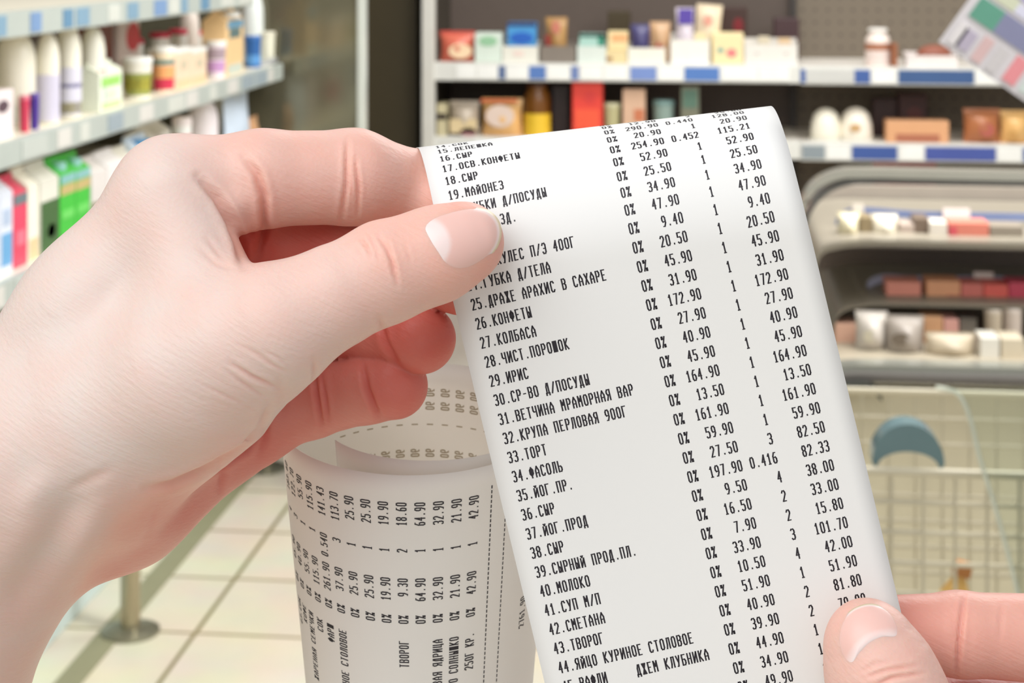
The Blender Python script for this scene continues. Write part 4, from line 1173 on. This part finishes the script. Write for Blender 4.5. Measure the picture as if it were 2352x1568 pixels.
def nail_material():
    m = bpy.data.materials.new('nail'); m.use_nodes = True
    nt = m.node_tree; b = nt.nodes['Principled BSDF']
    at = nt.nodes.new('ShaderNodeAttribute'); at.attribute_name = 'tone'; at.attribute_type = 'GEOMETRY'
    rp = nt.nodes.new('ShaderNodeValToRGB'); el = rp.color_ramp.elements
    el[0].position = 0; el[0].color = (*srgb(232, 188, 178), 1)
    el[1].position = .5; el[1].color = (*srgb(238, 215, 211), 1)
    e2 = el.new(1.0); e2.color = (*srgb(244, 222, 176), 1)
    nt.links.new(at.outputs['Fac'], rp.inputs[0]); nt.links.new(rp.outputs[0], b.inputs['Base Color'])
    b.inputs['Roughness'].default_value = .36
    b.inputs['Subsurface Weight'].default_value = .2
    b.inputs['Subsurface Radius'].default_value = (1, .4, .3); b.inputs['Subsurface Scale'].default_value = .0015
    return m
NAIL = nail_material()

def build_nail(hand, hand_o, anchor, outline, centre, axis, lun_c, lun_r, edge_from, lift=.32):
    """outline in picture px; axis = unit direction (px) to the nail tip"""
    n, R = 72, 14
    ol = closed_spline(outline, n); c = np.array(centre, float); ax = np.array(axis, float)
    pts = [c]; ks = [0.]
    for k in range(1, R + 1):
        s = k / R
        for q in ol: pts.append(c + (q - c) * s); ks.append(s)
    pts = np.array(pts); ks = np.array(ks)
    dl = hit_depth(hand, pts[:, 0], pts[:, 1])
    # a nail plate is smoother than the skin under it: fit a quadratic and blend
    u = (pts - c) @ ax; v = (pts - c) @ np.array([-ax[1], ax[0]])
    M = np.stack([np.ones_like(u), u, v, u * u, v * v, u * v], 1)
    ok = ks < .9
    co, *_ = np.linalg.lstsq(M[ok], dl[ok], rcond=None)
    fit = M @ co
    dl = np.minimum(dl, fit + .8)
    wf = .65 * (1 - ks ** 4)
    dl = (1 - wf) * dl + wf * fit
    tipw = np.clip((u - edge_from) / 25.0, 0, 1)
    rise = lift * (1 - ks ** 4) - .16 * ks ** 8 + .3 * tipw
    D = dl - rise
    tone = np.zeros(len(pts))
    e = (((pts - np.array(lun_c)) / np.array(lun_r)) ** 2).sum(1)
    tone = np.where(e < 1, .5 * np.clip((1 - e) * 3, 0, 1), 0.)
    rim = np.clip((ks - .90) / .05, 0, 1) * np.clip((u - edge_from) / 12.0, 0, 1)
    tone = np.maximum(tone, rim)
    X = np.array([PT(p[0], p[1], d) for p, d in zip(pts, D)]) - np.array(anchor)
    F = [(0, 1 + (k + 1) % n, 1 + k) for k in range(n)]
    for r in range(R - 1):
        for k in range(n):
            k2 = (k + 1) % n
            F.append((1 + r * n + k, 1 + r * n + k2, 1 + (r + 1) * n + k2, 1 + (r + 1) * n + k))
    me = bpy.data.meshes.new('thumbnail'); me.from_pydata(X.tolist(), [], F)
    at = me.attributes.new('tone', 'FLOAT', 'POINT'); at.data.foreach_set('value', tone.astype(np.float32))
    for p in me.polygons: p.use_smooth = True
    me.materials.append(NAIL)
    o = bpy.data.objects.new('thumbnail', me); COL.objects.link(o); o.parent = hand_o
    so = o.modifiers.new('thickness', 'SOLIDIFY'); so.thickness = .0006; so.offset = -1
    return o

# ---- left hand
L = Hand()
palm = L.chain([(395, 445, 10, 12, .12), (228, 728, 8, 17, .02), (40, 1030, 8, 22, .05)], 9.0)
L.chain([(455, 560, 24, 11, .6), (150, 1020, 20, 18, .3)], into=palm)
L.chain([(520, 720, 32, 11, .8), (180, 1080, 22, 18, .4)], into=palm)
L.chain([(585, 965, 30, 9.5, .75), (455, 990, 26, 14, .5), (275, 1122, 18, 16.2, .35), (92, 1205, 12, 15.5, .25)], into=palm)
L.chain([(628, 748, -16, 11.0, .14), (430, 850, -10, 15.6, .06), (230, 970, -2, 18.5, .05), (60, 1070, 4, 22, .1)], into=palm)
L.chain([(392, 470, 4, 10.5, .1), (470, 680, -5, 11.5, .1)], into=palm)
L.chain([(588, 795, -10, 8.4, .2), (425, 925, -2, 13.2, .16), (240, 1040, 4, 19, .14)], into=palm)
L.chain([(606, 808, -11, 7.6, .2), (520, 850, -8, 13, .12)], into=palm)
L.chain([(55, 1055, 6, 24, .12), (-75, 1300, 10, 21.3, .2), (-220, 1700, 14, 24, .2)], into=palm)
L.chain([(395, 442, 10, 12, .15), (600, 410, 12, 10.8, .30), (812, 406, 19, 10.7, .32), (960, 436, 27, 8.8, .34), (1085, 490, 17.5, 7.8, .5)], 2.5)
L.chain([(455, 560, 24, 11.5, .9), (745, 575, 31, 9.6, .95), (960, 610, 24, 8.8, .95), (1060, 642, 14, 8, .95)], 2.5)
L.chain([(520, 720, 34, 11, .95), (735, 740, 36, 8.8, .9), (870, 758, 26, 8.0, .9), (968, 778, 16, 7.9, .95)], 2.5)
L.chain([(560, 955, 29, 10.5, .9), (715, 922, 29, 8.3, .75), (845, 894, 22, 7.5, .75), (908, 886, 18, 7.5, .9)], 2.0)
L.chain([(560, 782, -14, 13, .1), (636, 748, -16, 11.0, .14), (760, 684, -15, 10.0, .2), (885, 624, -12, 10.1, .3), (1000, 584, -9.6, 9.5, .35), (1066, 556, -8.4, 8.6, .5)], 4.0)
L.blend = [0, 4.5, 5, 5, 5, 7]
cr_l = [
 ([(455, 405), (500, 455), (530, 510), (548, 560), (560, 612)], 1.0, 1.9),
 ([(560, 360), (590, 400), (606, 450), (608, 520), (590, 590)], .9, 1.5),
 ([(798, 318), (796, 420), (782, 515)], .55, .75), ([(816, 360), (823, 430), (820, 505)], .5, .6), ([(806, 340), (809, 500)], .4, .25),
 ([(824, 545), (842, 566), (856, 592)], .45, .4), ([(866, 538), (890, 572), (904, 608), (914, 655)], .5, .6), ([(845, 535), (862, 570), (872, 605)], .4, .25), ([(884, 545), (905, 585)], .4, .25), ([(815, 565), (835, 590)], .35, .15), ([(895, 600), (903, 640)], .35, .2), ([(930, 560), (945, 605)], .4, .12),
 ([(525, 832), (585, 868), (640, 892)], .5, .6), ([(575, 806), (620, 836), (662, 856)], .4, .3), ([(520, 852), (570, 888), (612, 915)], .45, .35), ([(480, 890), (560, 930), (600, 950)], .4, .15), ([(545, 790), (600, 815), (640, 845)], .4, .2), ([(600, 800), (640, 822), (668, 848)], .35, .2),
 ([(456, 570), (500, 606), (535, 618)], .6, .28), ([(470, 540), (515, 600)], .6, .22),
 ([(620, 930), (598, 985), (560, 1030), (470, 1080), (395, 1112), (335, 1122)], .9, 1.5),
 ([(507, 1052), (512, 1090), (506, 1140)], .9, .5), ([(358, 1170), (345, 1220), (325, 1250)], .8, .3), ([(612, 950), (610, 1000), (596, 1040)], .9, .6),
 ([(720, 825), (726, 900), (740, 985)], .6, .8), ([(736, 850), (748, 920), (754, 975)], .5, .5), ([(832, 830), (842, 890), (872, 968)], .7, .95), ([(640, 860), (650, 950)], 1.0, .2),
 ([(872, 730), (884, 785), (914, 838)], .7, .9),
 ([(440, 870), (500, 900), (560, 925)], .4, .12), ([(410, 890), (480, 925)], .4, .1), ([(470, 850), (520, 880)], .35, .1), ([(188, 1130), (150, 1190), (105, 1270), (50, 1350), (20, 1420)], 3.6, 1.5),
 ([(260, 1075), (200, 1105), (150, 1130)], 1.2, .3), ([(120, 1080), (40, 1180)], 3.0, -.6), ([(250, 1130), (190, 1230), (120, 1360)], 3.0, -.7),
]
ANL = PT(300, 900, 0)
left = build_hand('hand', L, (-165, 318, -222), (6, 425, -34), .95, cr_l, ANL,
                  'pale hand at left pinching the upper left edge of the receipt between thumb and forefinger',
                  [(548, 470, 34, 1.1), (572, 545, 34, .9)])
nail_l = [(968, 520), (990, 500), (1026, 487), (1077, 476), (1121, 482), (1147, 508), (1151, 545), (1132, 582), (1082, 615), (1047, 622), (1020, 609), (1002, 582), (980, 548)]
build_nail(L, left, ANL, nail_l, (1066, 550), (.955, -.297), (978, 560), (62, 66), 42)

# ---- right hand
Rh = Hand()
pr = Rh.chain([(2800, 1640, 22, 12, .5), (3050, 2050, 10, 18, .3), (3150, 2350, 6, 24, .2)], 9.0)
Rh.chain([(2830, 1840, 32, 12, .6), (3100, 2250, 16, 20, .3)], into=pr)
Rh.chain([(2840, 2020, 34, 12, .7), (3100, 2300, 16, 20, .3)], into=pr)
Rh.chain([(2830, 2180, 32, 11, .7), (3080, 2380, 14, 20, .3)], into=pr)
Rh.chain([(2330, 2000, -14, 13, .2), (2700, 2180, -4, 18, .2), (3100, 2330, 6, 24, .2)], into=pr)
Rh.chain([(2020, 1452, 11.5, 7.8, .7), (2205, 1456, 13, 9.0, .48), (2480, 1470, 17, 9.9, .42), (2800, 1640, 22, 12, .5)], 2.0)
Rh.chain([(2035, 1646, 14, 8, .95), (2230, 1650, 17, 9.2, .95), (2500, 1662, 24, 10, .9), (2830, 1840, 32, 12, .7)], 2.0)
Rh.chain([(2150, 1836, 20, 7.8, .9), (2320, 1836, 24, 9, .9), (2560, 1846, 30, 9.6, .9), (2840, 2020, 34, 12, .7)], 2.0)
Rh.chain([(2300, 2010, 24, 7.2, .9), (2440, 2010, 26, 8, .9), (2620, 2030, 30, 8.6, .9), (2830, 2180, 32, 11, .7)], 2.0)
Rh.chain([(1992, 1470, -8.8, 8.4, .35), (2012, 1522, -10, 10.6, .3), (2046, 1600, -12, 11.4, .25), (2150, 1800, -15, 11.6, .2), (2330, 2000, -14, 13, .2)], 4.0)
Rh.blend = [0, 6, 5, 5, 5, 7]
cr_r = [([(2214, 1364), (2206, 1440), (2196, 1555)], .55, .95), ([(2196, 1400), (2188, 1500)], .7, .25),
        ([(1985, 1556), (2040, 1538), (2110, 1528)], .5, .4), ([(2000, 1580), (2050, 1556), (2125, 1545)], .5, .5), ([(1975, 1545), (2010, 1525), (2050, 1520)], .6, .2), ([(2300, 1380), (2296, 1470)], .6, .15)]
ANR = PT(2300, 1600, 0)
right = build_hand('hand', Rh, (60, 340, -270), (222, 432, -138), 1.0, cr_r, ANR,
                   'pale hand at lower right holding the receipt edge with its thumb in front')
nail_r = [(1924, 1470), (1930, 1436), (1948, 1406), (1975, 1390), (2005, 1386), (2035, 1397), (2057, 1422), (2066, 1450), (2060, 1463), (2028, 1464), (1998, 1478), (1972, 1504), (1955, 1530), (1944, 1531), (1930, 1504)]
build_nail(Rh, right, ANR, nail_r, (1990, 1440), (-.22, -.975), (2040, 1546), (106, 106), 30)
